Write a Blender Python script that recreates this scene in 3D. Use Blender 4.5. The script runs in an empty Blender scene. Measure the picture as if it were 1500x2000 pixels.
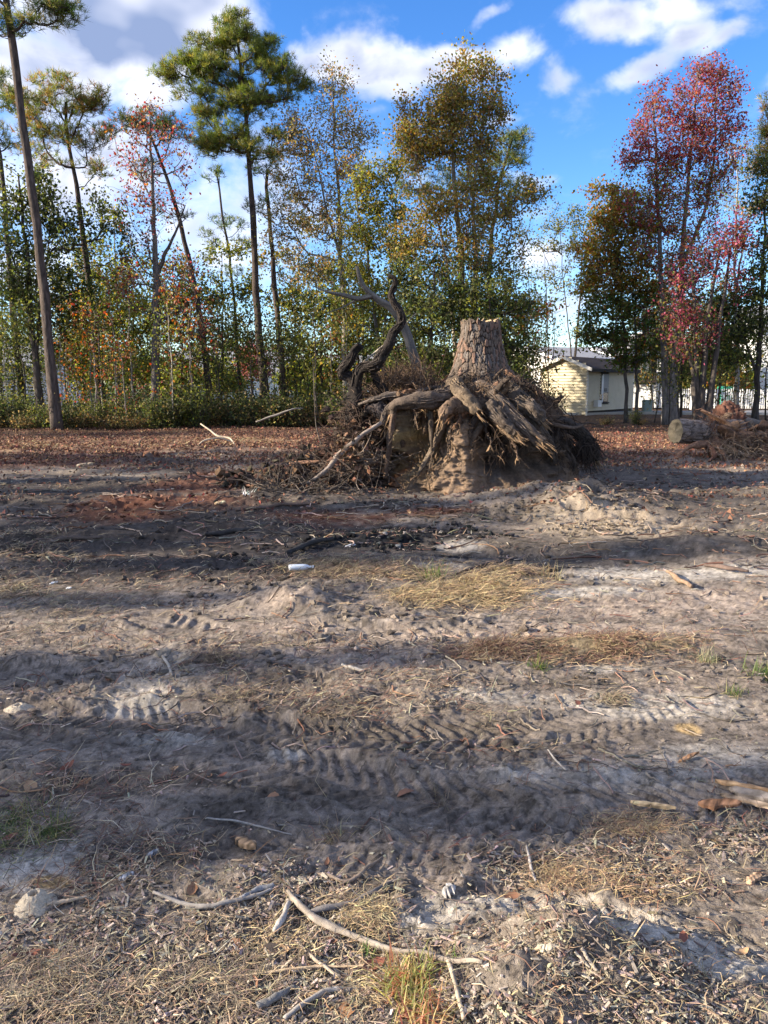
import bpy, math, random
import numpy as np
from mathutils import Vector
rng = np.random.default_rng(7)
random.seed(7)
S = bpy.context.scene
COL = S.collection

# ------------------------------------------------------------------ camera
CAM_H = 1.55
PITCH = math.radians(9.46)
F = 1500.0
cam_d = bpy.data.cameras.new('camera')
cam_d.sensor_fit = 'VERTICAL'; cam_d.sensor_height = 36; cam_d.lens = 27
cam_d.clip_start = 0.05; cam_d.clip_end = 3000
cam = bpy.data.objects.new('camera', cam_d); COL.objects.link(cam)
cam.location = (0, 0, CAM_H); cam.rotation_euler = (math.pi/2 - PITCH, 0, 0)
S.camera = cam
S.render.resolution_x = 768; S.render.resolution_y = 1024

# ------------------------------------------------------------------ light and exposure
SUN_EL = math.radians(21.0)
SUN_AZ = math.radians(-96.0)          # from +Y, clockwise; the sun stands to the left
S.view_settings.view_transform = 'Standard'
S.view_settings.look = 'None'
S.view_settings.exposure = 1.5
S.view_settings.gamma = 1.0
S.view_settings.use_curve_mapping = False
sun_d = bpy.data.lights.new('sun', 'SUN'); sun_d.energy = 5.0; sun_d.angle = math.radians(0.53)
sun_d.color = (1.0, 0.88, 0.70)
sun = bpy.data.objects.new('sun', sun_d); COL.objects.link(sun)
sdir = Vector((math.sin(SUN_AZ)*math.cos(SUN_EL), math.cos(SUN_AZ)*math.cos(SUN_EL), math.sin(SUN_EL)))
sun.rotation_euler = sdir.to_track_quat('Z', 'Y').to_euler()
sun.location = (-30, 0, 30)
cy = S.cycles
cy.max_bounces = 6; cy.diffuse_bounces = 3; cy.glossy_bounces = 2; cy.transmission_bounces = 4
cy.transparent_max_bounces = 8; cy.caustics_reflective = False; cy.caustics_refractive = False
cy.use_denoising = True; cy.denoising_prefilter = 'ACCURATE'
cy.use_adaptive_sampling = True; cy.adaptive_threshold = 0.02
cy.sample_clamp_indirect = 4.0

# ------------------------------------------------------------------ pixel (of the 1500 x 2000 photograph) to world
CP, SP = math.cos(PITCH), math.sin(PITCH)
def ray(px, py):
    u = (px-750.0)/F; v = (1000.0-py)/F
    return np.array([u, CP + v*SP, -SP + v*CP])
def pt(px, py, Y):
    d = ray(px, py); t = Y/d[1]
    return np.array([d[0]*t, Y, CAM_H + d[2]*t])
def gp(px, py):
    d = ray(px, py); t = CAM_H/(-d[2])
    return np.array([d[0]*t, d[1]*t, 0.0])

# ------------------------------------------------------------------ world: sky with clouds
W = bpy.data.worlds.new('World'); S.world = W; W.use_nodes = True
nt = W.node_tree; nt.nodes.clear()
def nd(tree, t, **kw):
    n = tree.nodes.new(t)
    for k, v in kw.items(): setattr(n, k, v)
    return n
def math_n(tree, op, a, b=None, c=None, clamp=False):
    n = tree.nodes.new('ShaderNodeMath'); n.operation = op; n.use_clamp = clamp
    for i, s in enumerate((a, b, c)):
        if s is None: continue
        if isinstance(s, (int, float)): n.inputs[i].default_value = s
        else: tree.links.new(s, n.inputs[i])
    return n.outputs[0]
def vmath(tree, op, a, b=None):
    n = tree.nodes.new('ShaderNodeVectorMath'); n.operation = op
    for i, s in enumerate((a, b)):
        if s is None: continue
        if isinstance(s, (tuple, list)): n.inputs[i].default_value = s
        else: tree.links.new(s, n.inputs[i])
    return n.outputs['Value'] if op in ('LENGTH', 'DOT_PRODUCT') else n.outputs[0]
def mixc(tree, fac, a, b, mode='MIX'):
    n = tree.nodes.new('ShaderNodeMix'); n.data_type = 'RGBA'; n.blend_type = mode
    for idx, s in ((0, fac), (6, a), (7, b)):
        if isinstance(s, (int, float)): n.inputs[idx].default_value = s
        elif isinstance(s, (tuple, list)): n.inputs[idx].default_value = (*s[:3], 1)
        else: tree.links.new(s, n.inputs[idx])
    return n.outputs[2]
def maprange(tree, v, a, b, c=0.0, d=1.0, smooth=True):
    n = tree.nodes.new('ShaderNodeMapRange'); n.interpolation_type = 'SMOOTHSTEP' if smooth else 'LINEAR'
    tree.links.new(v, n.inputs[0])
    for i, x in enumerate((a, b, c, d)): n.inputs[i+1].default_value = x
    return n.outputs[0]
def noise(tree, vec, scale, detail=4, rough=0.55, dist=0.0):
    n = tree.nodes.new('ShaderNodeTexNoise')
    n.inputs['Scale'].default_value = scale; n.inputs['Detail'].default_value = detail
    n.inputs['Roughness'].default_value = rough; n.inputs['Distortion'].default_value = dist
    if vec is not None: tree.links.new(vec, n.inputs['Vector'])
    return n

sky = nd(nt, 'ShaderNodeTexSky', sky_type='NISHITA', sun_disc=False)
sky.sun_elevation = SUN_EL; sky.sun_rotation = SUN_AZ
sky.altitude = 0; sky.air_density = 0.9; sky.dust_density = 0.1; sky.ozone_density = 3.2
tc = nd(nt, 'ShaderNodeTexCoord')
sep = nd(nt, 'ShaderNodeSeparateXYZ'); nt.links.new(tc.outputs['Generated'], sep.inputs[0])
az = math_n(nt, 'ARCTAN2', sep.outputs[0], sep.outputs[1])
el = math_n(nt, 'ARCSINE', sep.outputs[2])
comb = nd(nt, 'ShaderNodeCombineXYZ'); nt.links.new(az, comb.inputs[0]); nt.links.new(el, comb.inputs[1])
P0 = comb.outputs[0]
wn = noise(nt, tc.outputs['Generated'], 7.0, 5, 0.6)
warp = vmath(nt, 'SUBTRACT', wn.outputs['Color'], (0.5, 0.5, 0.5))
sc_ = nt.nodes.new('ShaderNodeVectorMath'); sc_.operation = 'SCALE'; nt.links.new(warp, sc_.inputs[0]); sc_.inputs[3].default_value = 0.085
PW = vmath(nt, 'ADD', P0, sc_.outputs[0])
def azel(px, py):
    d = ray(px, py); d = d/np.linalg.norm(d)
    return math.atan2(d[0], d[1]), math.asin(d[2])
# (px, py, half width px, half height px, rotation deg, weight)
BLOBS = [
    (270, 20, 250, 120, 0, 1.9), (60, 130, 220, 90, 0, 1.25), (290, 185, 110, 70, 10, .85),
    (720, 105, 150, 62, 0, 1.25), (610, 115, 95, 55, 8, 1.0), (860, 120, 150, 52, 0, 1.0), (1000, 105, 80, 42, -10, .8),
    (745, 165, 90, 40, 0, .8), (955, 25, 70, 20, 25, .62), (600, 65, 45, 32, -40, .55),
    (1190, 35, 120, 50, -12, 1.0), (1330, 60, 75, 50, 10, 1.0), (1255, 125, 110, 36, 22, .95), (1385, 75, 75, 30, 18, .8),
    (1095, 160, 52, 36, 0, .6), (1040, 95, 50, 40, 0, .55), (1300, 10, 180, 40, 0, .8),
    (985, 250, 75, 30, 0, .6), (1045, 355, 90, 30, 0, .7), (1185, 182, 25, 10, 0, .4), (1500, 180, 40, 30, 0, .5),
    (720, 215, 50, 20, 0, .4), (1080, 130, 40, 30, 0, .5),
    (130, 330, 330, 150, 0, .95), (420, 420, 260, 170, 0, .8), (60, 520, 240, 110, 0, .75), (700, 330, 60, 50, 0, .35),
    (1060, 520, 110, 60, 0, .75), (1120, 600, 90, 60, 0, .7), (560, 520, 110, 90, 0, .6), (1000, 420, 70, 40, 0, .5),
]
cur = None
for (bx, by, bw, bh, rot, wt) in BLOBS:
    a0, e0 = azel(bx, by)
    mp = nd(nt, 'ShaderNodeMapping', vector_type='TEXTURE')
    mp.inputs['Location'].default_value = (a0, e0, 0)
    mp.inputs['Rotation'].default_value = (0, 0, math.radians(rot))
    mp.inputs['Scale'].default_value = (bw/F*0.92, bh/F*0.90, 1)
    nt.links.new(PW, mp.inputs[0])
    L = vmath(nt, 'LENGTH', mp.outputs[0])
    g = maprange(nt, L, 1.35, 0.0, 0.0, wt)
    cur = g if cur is None else math_n(nt, 'SMOOTH_MAX', cur, g, 0.25)
# clouds carry on outside the view, thickened there as added neutral fill light
gen = noise(nt, tc.outputs['Generated'], 3.2, 4, 0.5)
genm = maprange(nt, gen.outputs[0], 0.40, 0.58)
off = maprange(nt, math_n(nt, 'ABSOLUTE', az), 0.52, 0.75)
hi = maprange(nt, el, 0.46, 0.62)
offm = math_n(nt, 'MAXIMUM', off, hi)
cur = math_n(nt, 'MAXIMUM', cur, math_n(nt, 'MULTIPLY', genm, offm))
mpn = nd(nt, 'ShaderNodeMapping'); mpn.inputs['Scale'].default_value = (1, 1, 1.6); nt.links.new(tc.outputs['Generated'], mpn.inputs[0])
fine = noise(nt, mpn.outputs[0], 11.0, 8, 0.58, 0.3)
dens_raw = math_n(nt, 'ADD', cur, math_n(nt, 'MULTIPLY', math_n(nt, 'SUBTRACT', fine.outputs[0], 0.5), 1.5))
dens = maprange(nt, dens_raw, 0.24, 1.0)
# light from the left: compare the noise with itself a little towards the sun
mp2 = nd(nt, 'ShaderNodeMapping'); mp2.inputs['Location'].default_value = (-0.03, 0, 0.05); mp2.inputs['Scale'].default_value = (1, 1, 1.6)
nt.links.new(tc.outputs['Generated'], mp2.inputs[0])
f2 = noise(nt, mp2.outputs[0], 7.0, 3, 0.5)
f1 = noise(nt, mpn.outputs[0], 7.0, 3, 0.5)
dl = math_n(nt, 'SUBTRACT', f1.outputs[0], f2.outputs[0])
thick = maprange(nt, dens_raw, 0.5, 1.5)
lit = math_n(nt, 'ADD', math_n(nt, 'MULTIPLY', dl, 2.6), math_n(nt, 'SUBTRACT', 0.9, math_n(nt, 'MULTIPLY', thick, 0.72)), clamp=True)
cl_col = mixc(nt, lit, (1.1, 1.4, 2.2), (4.3, 4.3, 4.6))
hsv = nd(nt, 'ShaderNodeHueSaturation'); hsv.inputs['Saturation'].default_value = 1.24; hsv.inputs['Value'].default_value = 0.95; hsv.inputs['Hue'].default_value = 0.510
nt.links.new(sky.outputs[0], hsv.inputs['Color'])
a0, e0 = azel(0, 380)
alpha = math_n(nt, 'MULTIPLY', dens, 0.93)
fin = mixc(nt, alpha, hsv.outputs[0], cl_col)
bg = nd(nt, 'ShaderNodeBackground'); bg.inputs['Strength'].default_value = 0.115
nt.links.new(fin, bg.inputs['Color'])
wo = nd(nt, 'ShaderNodeOutputWorld'); nt.links.new(bg.outputs[0], wo.inputs[0])
W.cycles.sampling_method = 'MANUAL'; W.cycles.sample_map_resolution = 512

# ------------------------------------------------------------------ numpy noise
def _h(ix, iy, iz, seed):
    n = (ix.astype(np.int64)*374761393 + iy.astype(np.int64)*668265263 + iz.astype(np.int64)*2147483647 + seed*1274126177) & 0xFFFFFFFF
    n = ((n ^ (n >> 13))*1274126177) & 0xFFFFFFFF
    n = ((n ^ (n >> 16))*2246822519) & 0xFFFFFFFF
    return ((n ^ (n >> 15)) & 0xFFFFFF)/float(0xFFFFFF)
def n2(x, y, seed=0):
    xf = np.floor(x); yf = np.floor(y); fx = x-xf; fy = y-yf
    fx = fx*fx*fx*(fx*(fx*6-15)+10); fy = fy*fy*fy*(fy*(fy*6-15)+10)
    z = np.zeros_like(xf)
    a = _h(xf, yf, z, seed); b = _h(xf+1, yf, z, seed); c = _h(xf, yf+1, z, seed); d = _h(xf+1, yf+1, z, seed)
    return ((a*(1-fx)+b*fx)*(1-fy) + (c*(1-fx)+d*fx)*fy)*2-1
def n3(p, seed=0):
    f = np.floor(p); w = p-f; w = w*w*(3-2*w); out = 0
    for i in (0, 1):
        for j in (0, 1):
            for k in (0, 1):
                out = out + _h(f[..., 0]+i, f[..., 1]+j, f[..., 2]+k, seed)*(w[..., 0] if i else 1-w[..., 0])*(w[..., 1] if j else 1-w[..., 1])*(w[..., 2] if k else 1-w[..., 2])
    return out*2-1
def fbm2(x, y, o=4, seed=0, g=0.5, l=2.03):
    s = 0; a = 1; t = 0
    for i in range(o):
        s = s + a*n2(x, y, seed+i*17); t += a; a *= g; x, y = (x*0.8-y*0.6)*l+3.1, (x*0.6+y*0.8)*l-1.7
    return s/t
def fbm3(p, o=4, seed=0, g=0.5):
    s = 0; a = 1; t = 0
    for i in range(o):
        s = s + a*n3(p, seed+i*13); t += a; a *= g; p = p*2.03+5.3
    return s/t
def sstep(a, b, x):
    t = np.clip((x-a)/(b-a), 0, 1); return t*t*(3-2*t)
def worley2(x, y, seed=0):
    xf = np.floor(x); yf = np.floor(y)
    d1 = np.full(x.shape, 9.0); d2 = np.full(x.shape, 9.0); idv = np.zeros(x.shape); z = np.zeros_like(xf)
    for i in (-1, 0, 1):
        for j in (-1, 0, 1):
            cx = xf+i; cyy = yf+j
            px_ = cx+_h(cx, cyy, z, seed); py_ = cyy+_h(cx, cyy, z, seed+1)
            d = np.hypot(px_-x, py_-y)
            m = d < d1
            d2 = np.where(m, d1, np.minimum(d2, d)); idv = np.where(m, _h(cx, cyy, z, seed+2), idv); d1 = np.where(m, d, d1)
    return d1, d2, idv

# ------------------------------------------------------------------ mesh helpers
class MB:
    def __init__(s): s.v = []; s.q = []; s.t = []; s.c = []; s.n = 0
    def add(s, v, q=None, t=None, c=None):
        v = np.asarray(v, dtype=np.float64).reshape(-1, 3)
        s.v.append(v)
        if q is not None and len(q): s.q.append(np.asarray(q, dtype=np.int64).reshape(-1, 4)+s.n)
        if t is not None and len(t): s.t.append(np.asarray(t, dtype=np.int64).reshape(-1, 3)+s.n)
        if c is None: c = (1, 1, 1)
        c = np.asarray(c, dtype=np.float64)
        if c.ndim == 1: c = np.tile(c[:3], (len(v), 1))
        s.c.append(c[:, :3]); s.n += len(v)
    def mesh(s, name, smooth=False, col=True):
        v = np.concatenate(s.v); me = bpy.data.meshes.new(name)
        q = np.concatenate(s.q) if s.q else np.zeros((0, 4), int); t = np.concatenate(s.t) if s.t else np.zeros((0, 3), int)
        nl = q.size+t.size
        me.vertices.add(len(v)); me.vertices.foreach_set('co', v.astype(np.float32).ravel())
        me.loops.add(nl); me.polygons.add(len(q)+len(t))
        me.loops.foreach_set('vertex_index', np.concatenate([q.ravel(), t.ravel()]).astype(np.int32))
        st = np.concatenate([np.arange(len(q))*4, q.size+np.arange(len(t))*3]).astype(np.int32)
        me.polygons.foreach_set('loop_start', st)
        me.polygons.foreach_set('use_smooth', np.full(len(q)+len(t), bool(smooth)))
        me.update(calc_edges=True)
        if col:
            at = me.attributes.new('tint', 'FLOAT_COLOR', 'POINT')
            c = np.concatenate(s.c); c4 = np.ones((len(c), 4), np.float32); c4[:, :3] = c
            at.data.foreach_set('color', c4.ravel())
        return me
    def build(s, name, mat, parent=None, smooth=False, loc=None, **tags):
        me = s.mesh(name, smooth); me.materials.append(mat)
        o = bpy.data.objects.new(name, me); COL.objects.link(o)
        if parent is not None: o.parent = parent
        if loc is not None: o.location = loc
        for k, v in tags.items(): o[{'cat': 'category'}.get(k, k)] = v
        return o
def thing(name, label, cat, loc=(0, 0, 0), group=None):
    o = bpy.data.objects.new(name, None); COL.objects.link(o)
    o.location = tuple(float(q) for q in loc); o['label'] = label; o['category'] = cat; o.empty_display_size = 0.2
    if group: o['group'] = group
    return o
def copy_thing(r, loc, rz=0.0, sc=1.0, label=None):
    n = r.copy(); COL.objects.link(n); n.location = tuple(float(q) for q in loc); n.rotation_euler = (0, 0, rz)
    n.scale = (sc, sc, sc) if isinstance(sc, (int, float)) else sc
    if label: n['label'] = label
    for ch in r.children:
        c = ch.copy(); COL.objects.link(c); c.parent = n
        for g in ch.children:
            d = g.copy(); COL.objects.link(d); d.parent = c
    return n
BOXQ = [(0, 3, 2, 1), (4, 5, 6, 7), (0, 1, 5, 4), (1, 2, 6, 5), (2, 3, 7, 6), (3, 0, 4, 7)]
def boxv(c, s, R=None):
    c = np.asarray(c, float); x, y, z = [q/2 for q in s]
    v = np.array([(-x, -y, -z), (x, -y, -z), (x, y, -z), (-x, y, -z), (-x, -y, z), (x, -y, z), (x, y, z), (-x, y, z)])
    if R is not None: v = v @ np.asarray(R).T
    return v+c
def Rz(a): c, s = math.cos(a), math.sin(a); return np.array([[c, -s, 0], [s, c, 0], [0, 0, 1]])
def resample(p, n, smooth=True):
    p = np.asarray(p, float)
    if len(p) > 2 and smooth:                       # Catmull-Rom
        e = np.vstack([2*p[0]-p[1], p, 2*p[-1]-p[-2]]); out = []
        for i in range(len(p)-1):
            a, b, c, d = e[i:i+4]
            t = np.linspace(0, 1, 9)[:-1, None]
            out.append(0.5*((2*b)+(-a+c)*t+(2*a-5*b+4*c-d)*t*t+(-a+3*b-3*c+d)*t**3))
        out.append(p[-1:]); p = np.vstack(out)
    d = np.r_[0, np.cumsum(np.linalg.norm(np.diff(p, axis=0), axis=1))]
    s = np.linspace(0, d[-1], n)
    return np.stack([np.interp(s, d, p[:, k]) for k in range(p.shape[1])], 1)
def tube(p, r, k=8, cap=True, disp=None):
    """rotation minimising frames; p (n,3) r (n)"""
    p = np.asarray(p, float); n = len(p); r = np.broadcast_to(np.asarray(r, float), (n,))
    T = np.gradient(p, axis=0); T /= np.linalg.norm(T, axis=1)[:, None]+1e-12
    u = np.cross(T[0], (0, 0, 1.0)); 
    if np.linalg.norm(u) < 0.2: u = np.cross(T[0], (1.0, 0, 0))
    u /= np.linalg.norm(u); U = [u]
    for i in range(1, n):
        u = U[-1]-T[i]*np.dot(U[-1], T[i]); u /= np.linalg.norm(u)+1e-12; U.append(u)
    U = np.array(U); Vv = np.cross(T, U)
    a = np.arange(k)*2*math.pi/k
    rr = np.repeat(r[:, None], k, 1)
    if disp is not None: rr = rr*(1+disp(np.arange(n)[:, None]/max(1, n-1), a[None, :]))
    v = p[:, None, :]+rr[..., None]*(np.cos(a)[None, :, None]*U[:, None, :]+np.sin(a)[None, :, None]*Vv[:, None, :])
    i = np.arange(n-1)[:, None]*k; j = np.arange(k)[None, :]; j2 = (j+1) % k
    q = np.stack([i+j, i+j2, i+k+j2, i+k+j], -1).reshape(-1, 4)
    v = v.reshape(-1, 3); t = None
    if cap:
        v = np.vstack([v, p[0], p[-1]]); b = n*k
        t = [(b, (m+1) % k, m) for m in range(k)]+[(b+1, (n-1)*k+m, (n-1)*k+(m+1) % k) for m in range(k)]
    return v, q, t
def mtube(P, R, k=3):
    """many tubes at once: P (m,n,3), R (m,n)"""
    m, n, _ = P.shape
    T = np.gradient(P, axis=1); T /= np.linalg.norm(T, axis=2, keepdims=True)+1e-12
    ref = np.where(np.abs(T[:, :1, 2:3]) > 0.8, np.array([[[1.0, 0, 0]]]), np.array([[[0, 0, 1.0]]]))
    U = np.cross(T, np.broadcast_to(ref, T.shape)); U /= np.linalg.norm(U, axis=2, keepdims=True)+1e-9
    Vv = np.cross(T, U); a = np.arange(k)*2*math.pi/k
    v = P[:, :, None, :]+R[:, :, None, None]*(np.cos(a)[None, None, :, None]*U[:, :, None, :]+np.sin(a)[None, None, :, None]*Vv[:, :, None, :])
    i = (np.arange(m)[:, None, None]*n+np.arange(n-1)[None, :, None])*k; j = np.arange(k)[None, None, :]; j2 = (j+1) % k
    q = np.stack([i+j, i+j2, i+k+j2, i+k+j], -1).reshape(-1, 4)
    return v.reshape(-1, 3), q
def rdir(n, up=0.0):
    d = rng.normal(size=(n, 3)); d[:, 2] += up; return d/np.linalg.norm(d, axis=1)[:, None]

# ------------------------------------------------------------------ materials
def mat(name, rough=0.9, tint=True, base=(1, 1, 1), nscale=0, namp=0.3, bump=0.0, bscale=30, stretch=None, bdist=0.02, spec=0.2, detail=4, metal=0.0, coord='Object'):
    m = bpy.data.materials.new(name); m.use_nodes = True; t = m.node_tree; t.nodes.clear()
    o = nd(t, 'ShaderNodeOutputMaterial'); b = nd(t, 'ShaderNodeBsdfPrincipled')
    b.inputs['Roughness'].default_value = rough; b.inputs['Specular IOR Level'].default_value = spec; b.inputs['Metallic'].default_value = metal
    t.links.new(b.outputs[0], o.inputs[0])
    if tint:
        a = nd(t, 'ShaderNodeAttribute', attribute_name='tint'); c = mixc(t, 1.0, a.outputs['Color'], base, 'MULTIPLY')
    else:
        r = nd(t, 'ShaderNodeRGB'); r.outputs[0].default_value = (*base, 1); c = r.outputs[0]
    tcn = nd(t, 'ShaderNodeTexCoord'); vec = tcn.outputs[coord]
    if stretch:
        mm = nd(t, 'ShaderNodeMapping'); mm.inputs['Scale'].default_value = stretch; t.links.new(vec, mm.inputs[0]); vec = mm.outputs[0]
    if nscale:
        nz = noise(t, vec, nscale, detail, 0.65); f = maprange(t, nz.outputs[0], 0.25, 0.75, 1-namp, 1+namp, False)
        hs = nd(t, 'ShaderNodeHueSaturation'); t.links.new(c, hs.inputs['Color']); t.links.new(f, hs.inputs['Value']); c = hs.outputs[0]
    t.links.new(c, b.inputs['Base Color'])
    if bump:
        nz = noise(t, vec, bscale, 5, 0.7); bp = nd(t, 'ShaderNodeBump'); bp.inputs['Strength'].default_value = bump; bp.inputs['Distance'].default_value = bdist
        t.links.new(nz.outputs[0], bp.inputs['Height']); t.links.new(bp.outputs[0], b.inputs['Normal'])
    return m
def leafmat(name, trans=0.35):
    m = bpy.data.materials.new(name); m.use_nodes = True; t = m.node_tree; t.nodes.clear()
    o = nd(t, 'ShaderNodeOutputMaterial'); a = nd(t, 'ShaderNodeAttribute', attribute_name='tint')
    d = nd(t, 'ShaderNodeBsdfPrincipled'); d.inputs['Roughness'].default_value = 0.55; d.inputs['Specular IOR Level'].default_value = 0.3
    t.links.new(a.outputs['Color'], d.inputs['Base Color'])
    tr = nd(t, 'ShaderNodeBsdfTranslucent')
    g = nd(t, 'ShaderNodeHueSaturation'); g.inputs['Saturation'].default_value = 1.15; g.inputs['Value'].default_value = 1.9
    t.links.new(a.outputs['Color'], g.inputs['Color']); t.links.new(g.outputs[0], tr.inputs[0])
    mx = nd(t, 'ShaderNodeMixShader'); mx.inputs[0].default_value = trans
    t.links.new(d.outputs[0], mx.inputs[1]); t.links.new(tr.outputs[0], mx.inputs[2]); t.links.new(mx.outputs[0], o.inputs[0])
    return m
M_LEAF = leafmat('leaf', 0.45)
M_NEEDLE = leafmat('needle', 0.3)
M_BARK = mat('bark', 0.95, nscale=13, namp=0.8, bump=1.0, bscale=17, stretch=(1, 1, 0.22), bdist=0.05)
M_WOOD = mat('weathered_wood', 0.85, nscale=40, namp=0.35, bump=0.6, bscale=60, bdist=0.004)
M_LITTER = mat('litter', 0.8, spec=0.25)
M_SOIL = mat('soil', 0.97, nscale=22, namp=0.35, bump=0.9, bscale=38, bdist=0.03, spec=0.08)
# ------------------------------------------------------------------ ground: one sheet
# mounds: photograph pixel of the centre, half sizes in metres (x, y), height
MOUNDS = [(1075, 985, 1.0, .8, .19), (1150, 1005, .75, .55, .17), (1240, 985, .9, .5, .10), (780, 990, .7, .4, .04), (930, 1012, .8, .35, .06),
          (1160, 1040, .55, .3, .07), (555, 1180, .3, .22, .10), (610, 1195, .3, .18, .06), (1130, 1880, .26, .17, .10), (1020, 1960, .25, .15, .06), (1330, 1960, .3, .14, .04),
          (400, 880, 1.2, .8, .12), (270, 905, .9, .5, .08), (600, 975, 1.5, .6, .10), (180, 1050, 1.0, .5, .07), (430, 1030, .8, .3, .07),
          (760, 1050, .6, .25, .08), (1330, 1070, .9, .35, .08), (1420, 900, 1.6, 1.0, .12), (1180, 1265, .6, .16, .06), (1430, 1255, .5, .15, .04), (520, 1040, .5, .3, .06),
          (60, 1300, .3, .15, .05), (40, 1500, .35, .15, .05), (210, 1230, .35, .1, .05), (330, 1580, .35, .12, .04), (1000, 1560, .3, .1, .03),
          (860, 1060, .5, .15, -.04), (1000, 1080, .9, .3, -.06), (1250, 1105, .8, .25, -.03), (1140, 900, .8, .7, .10), (640, 1250, .7, .12, -.03), (1050, 1290, .7, .12, -.03)]
MW = [(*gp(a, b)[:2], sx, sy, h) for a, b, sx, sy, h in MOUNDS]
# wheel tracks: pixel polylines, half width, lug pitch
TRACKS = [([(-200, 1500), (150, 1455), (420, 1475), (600, 1510), (800, 1560), (1000, 1580), (1250, 1575), (1700, 1540)], .19, .075),
          ([(-200, 1425), (100, 1395), (300, 1405), (480, 1425), (700, 1450), (950, 1440), (1150, 1420), (1350, 1365), (1700, 1340)], .15, .07),
          ([(-100, 1320), (60, 1310), (160, 1300), (300, 1305)], .16, .11),
          ([(300, 1215), (450, 1250), (620, 1235), (800, 1240), (1000, 1225)], .17, .10),
          ([(880, 1760), (1050, 1790), (1200, 1840), (1350, 1880), (1560, 1900)], .12, .06),
          ([(480, 1690), (700, 1665), (900, 1640), (1100, 1625)], .12, .055),
          ([(850, 1130), (930, 1105), (1050, 1090), (1300, 1060)], .2, .13),
          ]
TW = []
for pl, hw, pitch in TRACKS:
    w = resample([gp(a, b)[:2] for a, b in pl], 60)
    TW.append((w, hw, pitch))
def track_field(x, y):
    dep = np.zeros_like(x); flat = np.zeros_like(x)
    for w, hw, pitch in TW:
        lo = w.min(0)-hw*2.5; hi_ = w.max(0)+hw*2.5
        m = (x > lo[0]) & (x < hi_[0]) & (y > lo[1]) & (y < hi_[1])
        if not m.any(): continue
        idx = np.nonzero(m)[0]; X = x[idx]; Y = y[idx]
        seg = np.diff(w, axis=0); L = np.linalg.norm(seg, axis=1); cum = np.r_[0, np.cumsum(L)]
        best = np.full(len(X), 9.0); bs = np.zeros(len(X)); bt = np.zeros(len(X))
        for i in range(len(seg)):
            d = seg[i]/L[i]; rx = X-w[i, 0]; ry = Y-w[i, 1]
            s = np.clip(rx*d[0]+ry*d[1], 0, L[i]); tt = -rx*d[1]+ry*d[0]
            dist = np.hypot(rx-s*d[0], ry-s*d[1]); mm = dist < best
            best = np.where(mm, dist, best); bs = np.where(mm, s+cum[i], bs); bt = np.where(mm, tt, bt)
        wob = 1+.15*n2(bs*2, bt*0, 5)
        a = best/(hw*wob)
        keep = sstep(-.35, .35, n2(bs*1.1, bs*0+hw*50, 9)+.2)*sstep(-.5, .0, fbm2(X*3.3, Y*4.1, 3, 19)+.15)
        inside = 1-sstep(.85, 1.08, a)
        rim = np.exp(-((a-1.18)/.16)**2)
        ph = (bs+np.abs(bt)*.75)/pitch + .35*n2(X*7, Y*7, 31)
        lug = sstep(-.25, .45, np.sin(ph*2*math.pi))*(1-np.exp(-(bt/(hw*.13))**2)*.8)
        dd = inside*(-.013+.0135*lug*(.45+.55*sstep(-.4, .3, n2(X*2.3, Y*3.1, 44))))+rim*.008
        dep[idx] += dd*keep; flat[idx] = np.maximum(flat[idx], inside*keep)
    return dep, flat
def H(x, y, fine=True):
    x = np.asarray(x, float); y = np.asarray(y, float); shp = x.shape; x = x.ravel(); y = y.ravel()
    r = np.hypot(x, y)
    h = .06*fbm2(x*.22, y*.22, 3, 1)*sstep(2, 9, r) + .03*fbm2(x*.7, y*1.3, 3, 2)*sstep(1, 4, r)
    for mx, my, sx, sy, hh in MW:
        wx = x+.25*sx*n2(x*3/max(sx, .3)+mx, y*3/max(sy, .3), 3); wy = y+.25*sy*n2(x*3/max(sx, .3), y*3/max(sy, .3)+my, 4)
        d2 = ((wx-mx)/sx)**2+((wy-my)/sy)**2
        h += hh*np.exp(-d2*1.1)*(1+.25*n2(x*6, y*6, 6))
    rough = sstep(-.35, .45, fbm2(x*.55+9, y*1.1+3, 3, 8))
    far = sstep(16, 24, r)
    rough = rough*(1-.6*far)+.15
    td, fl = track_field(x, y)
    rough = rough*(1-.93*fl)
    big = sstep(5, 9, r)
    h += rough*(.022+.03*big)*(1-np.abs(fbm2(x*2.2, y*3.2, 4, 12))*2.2)
    if fine:
        h += rough*.019*fbm2(x*9, y*12, 4, 21, .62)+.0035*fbm2(x*17, y*22, 3, 23)
        d1, d2_, iv = worley2(x*14+.8*n2(x*20, y*20, 3), y*14+.8*n2(x*20, y*20, 4), 41)
        h += rough*.010*np.clip(1-d1*1.5, 0, 1)*(iv > .35)*(1-far)
        h += .0025*fbm2(x*45, y*45, 3, 51)*(1-far)
    h += td
    return h.reshape(shp)
def gpt(px, py, dz=0.0):
    """photograph pixel to the point where its ray meets the real ground"""
    d = ray(px, py); t = CAM_H/(-d[2])
    for _ in range(6):
        z = float(H(np.array([d[0]*t]), np.array([d[1]*t]), False)[0]); t = t*.4+.6*(CAM_H-z)/(-d[2])
    return np.array([d[0]*t, d[1]*t, z+dz])
def ell(x, y, spec):
    """soft ellipse: pixel centre, pixel half sizes"""
    px, py, rx, ry = spec[:4]
    c = gp(px, py); w = abs(gp(px+rx, py)[0]-c[0]); a = gp(px, py-ry)[1] if py-ry > 775 else 60; b = gp(px, py+ry)[1]
    hy_up = a-c[1]; hy_dn = c[1]-b
    dy = y-c[1]; yy = np.where(dy > 0, dy/hy_up, dy/hy_dn)
    # the two sides are foreshortened differently on the ground itself
    d = np.sqrt(((x-c[0])/w)**2+yy**2)
    return d
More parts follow.
